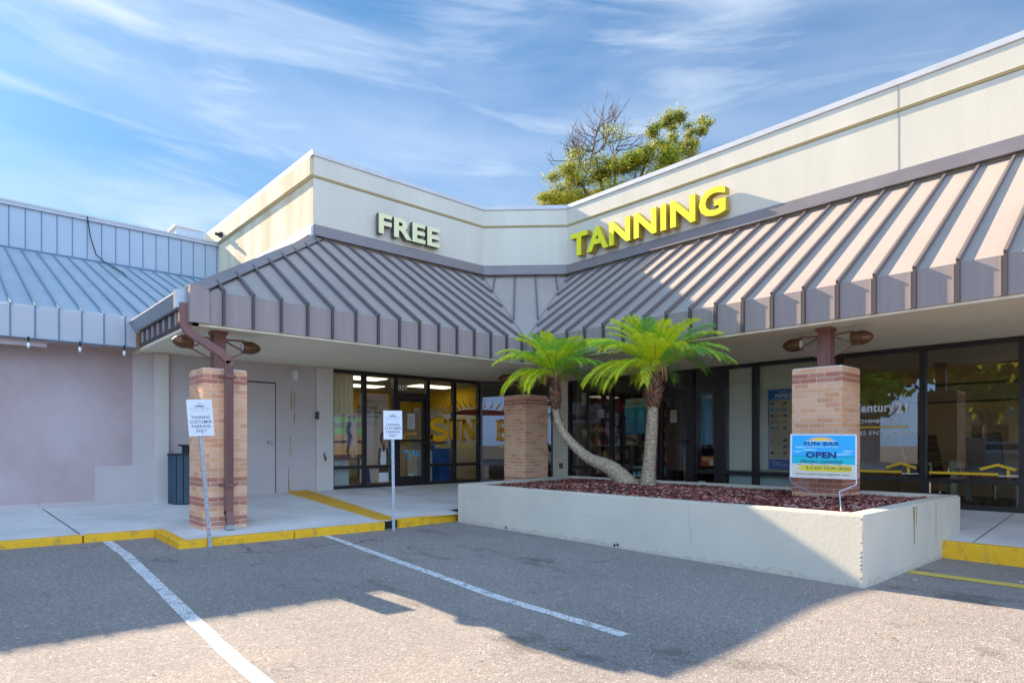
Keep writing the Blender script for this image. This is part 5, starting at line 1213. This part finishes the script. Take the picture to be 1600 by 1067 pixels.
# office chairs and table
def chair(x, y, rot, kind, label):
    t = thing('office_chair', (x, y, .336), label, 'chair', 'office chairs round the meeting table'); c, s = math.cos(rot), math.sin(rot); f = lambda a, b, z: (x + a * c - b * s, y + a * s + b * c, z + .336)
    bm_ = 'mesh_grey' if kind else 'leather'
    mb = MB()       # back leaning: a = backwards
    for k in range(1 if kind else 6):
        z0 = .52 + k * .115; n_ = .11 if not kind else .66
        mb.hexa([f(.20 + (z0 - .5) * .25, -.23, z0), f(.20 + (z0 - .5) * .25, .23, z0), f(.25 + (z0 - .5) * .25, .23, z0), f(.25 + (z0 - .5) * .25, -.23, z0)], [f(.20 + (z0 + n_ - .5) * .25, -.23, z0 + n_), f(.20 + (z0 + n_ - .5) * .25, .23, z0 + n_), f(.25 + (z0 + n_ - .5) * .25, .23, z0 + n_), f(.25 + (z0 + n_ - .5) * .25, -.23, z0 + n_)], bm_)
    mb.build('backrest', t, bevel=.015)
    MB().hexa([f(-.25, -.24, .44), f(-.25, .24, .44), f(.22, .24, .42), f(.22, -.24, .42)], [f(-.25, -.24, .50), f(-.25, .24, .50), f(.22, .24, .49), f(.22, -.24, .49)], bm_).build('seat', t, bevel=.015)
    mb = MB()
    for sg in (-1, 1): mb.tube([f(-.22, sg * .25, .47), f(.19, sg * .25, .46), f(.23, sg * .25, .55), f(.40, sg * .25, 1.20)], .014, 'chrome', 6)
    mb.tube([f(.40, -.25, 1.20), f(.40, .25, 1.20)], .012, 'chrome', 6); mb.build('frame', t)
    for sg in (-1, 1): MB().tube([f(-.16, sg * .27, .48), f(-.17, sg * .29, .66), f(-.08, sg * .29, .70), f(.24, sg * .27, .70)], .014, 'chrome', 6).build('armrest', t)
    mb = MB(); mb.tube([f(0, 0, .12), f(0, 0, .42)], .03, 'chrome', 8)
    for k in range(5):
        a = k * 1.257 + .3; mb.tube([f(0, 0, .13), f(.16 * math.cos(a), .16 * math.sin(a), .13), f(.31 * math.cos(a), .31 * math.sin(a), .08)], [.025, .02, .014], 'chrome', 6)
    mb.build('base', t)
    for k in range(5):
        a = k * 1.257 + .3; MB().tube([f(.31 * math.cos(a) - .02, .31 * math.sin(a), .035), f(.31 * math.cos(a) + .02, .31 * math.sin(a), .035)], .033, 'black_rubber', 8).build('castor', t)
chair(12.75, 2.3, 2.9, True, 'grey mesh office chair with its back to the glass, nearest the window'); chair(13.7, 3.3, .9, False, 'black leather office chair in the middle of the far side of the meeting table'); chair(13.1, 3.3, 1.3, False, 'black leather office chair behind the window mullion at the left end of the table')
t = thing('meeting_table', (13.2, 2.2, .336), 'meeting table with pale green legs inside the office window', 'table'); MB().box((12.95, 1.0, 1.06), (14.1, 3.0, 1.10), 'table_wood').build('tabletop', t, bevel=.005)
MB().box((12.98, 1.03, .96), (14.07, 2.97, 1.059), 'pale_leg').build('apron', t)
for x, y in ((12.98, 2.87), (12.98, 1.45), (13.97, 2.87), (13.97, 1.45)): MB().box((x, y, .337), (x + .09, y + .09, .959), 'pale_leg').build('leg', t)
tag(MB().box((13.3, 1.3, 1.101), (13.33, 2.0, 1.5), 'teal_dark').box((13.29, 1.35, 1.2), (13.299, 1.95, 1.25), 'banner_sky').box((13.29, 1.35, 1.32), (13.299, 1.95, 1.38), 'banner_sky').build('display_board'), 'dark blue display board standing on the meeting table', 'board')
tag(MB().box((13.2, 1.25, 1.101), (13.28, 1.9, 1.15), 'gold').build('brochure_stack'), 'low yellow brochure stack in front of the blue display board', 'brochures')

# dry leaves and grit on the tarmac
mb = MB(); rl = random.Random(12)
for i in range(90):
    x = rl.uniform(-1, 9); y = rl.uniform(1.2, 8.3)
    if inside(x, y, po_): continue
    z = az(x, y) + .006; a = rl.uniform(0, 6.28); s = rl.uniform(.008, .024); c_, d = math.cos(a) * s, math.sin(a) * s
    mb.poly([(x - c_, y - d, z), (x + d * .4, y - c_ * .4, z + s * .5), (x + c_, y + d, z + .002), (x - d * .4, y + c_ * .4, z + s * .3)], rl.choice(['leaf_litter', 'leaf_litter', 'paper', 'rachis_dry']))
tag(mb.build('leaf_litter', origin=(4, 4, 0)), 'scattered dry leaves and paper bits lying on the asphalt', 'litter', kind='stuff')
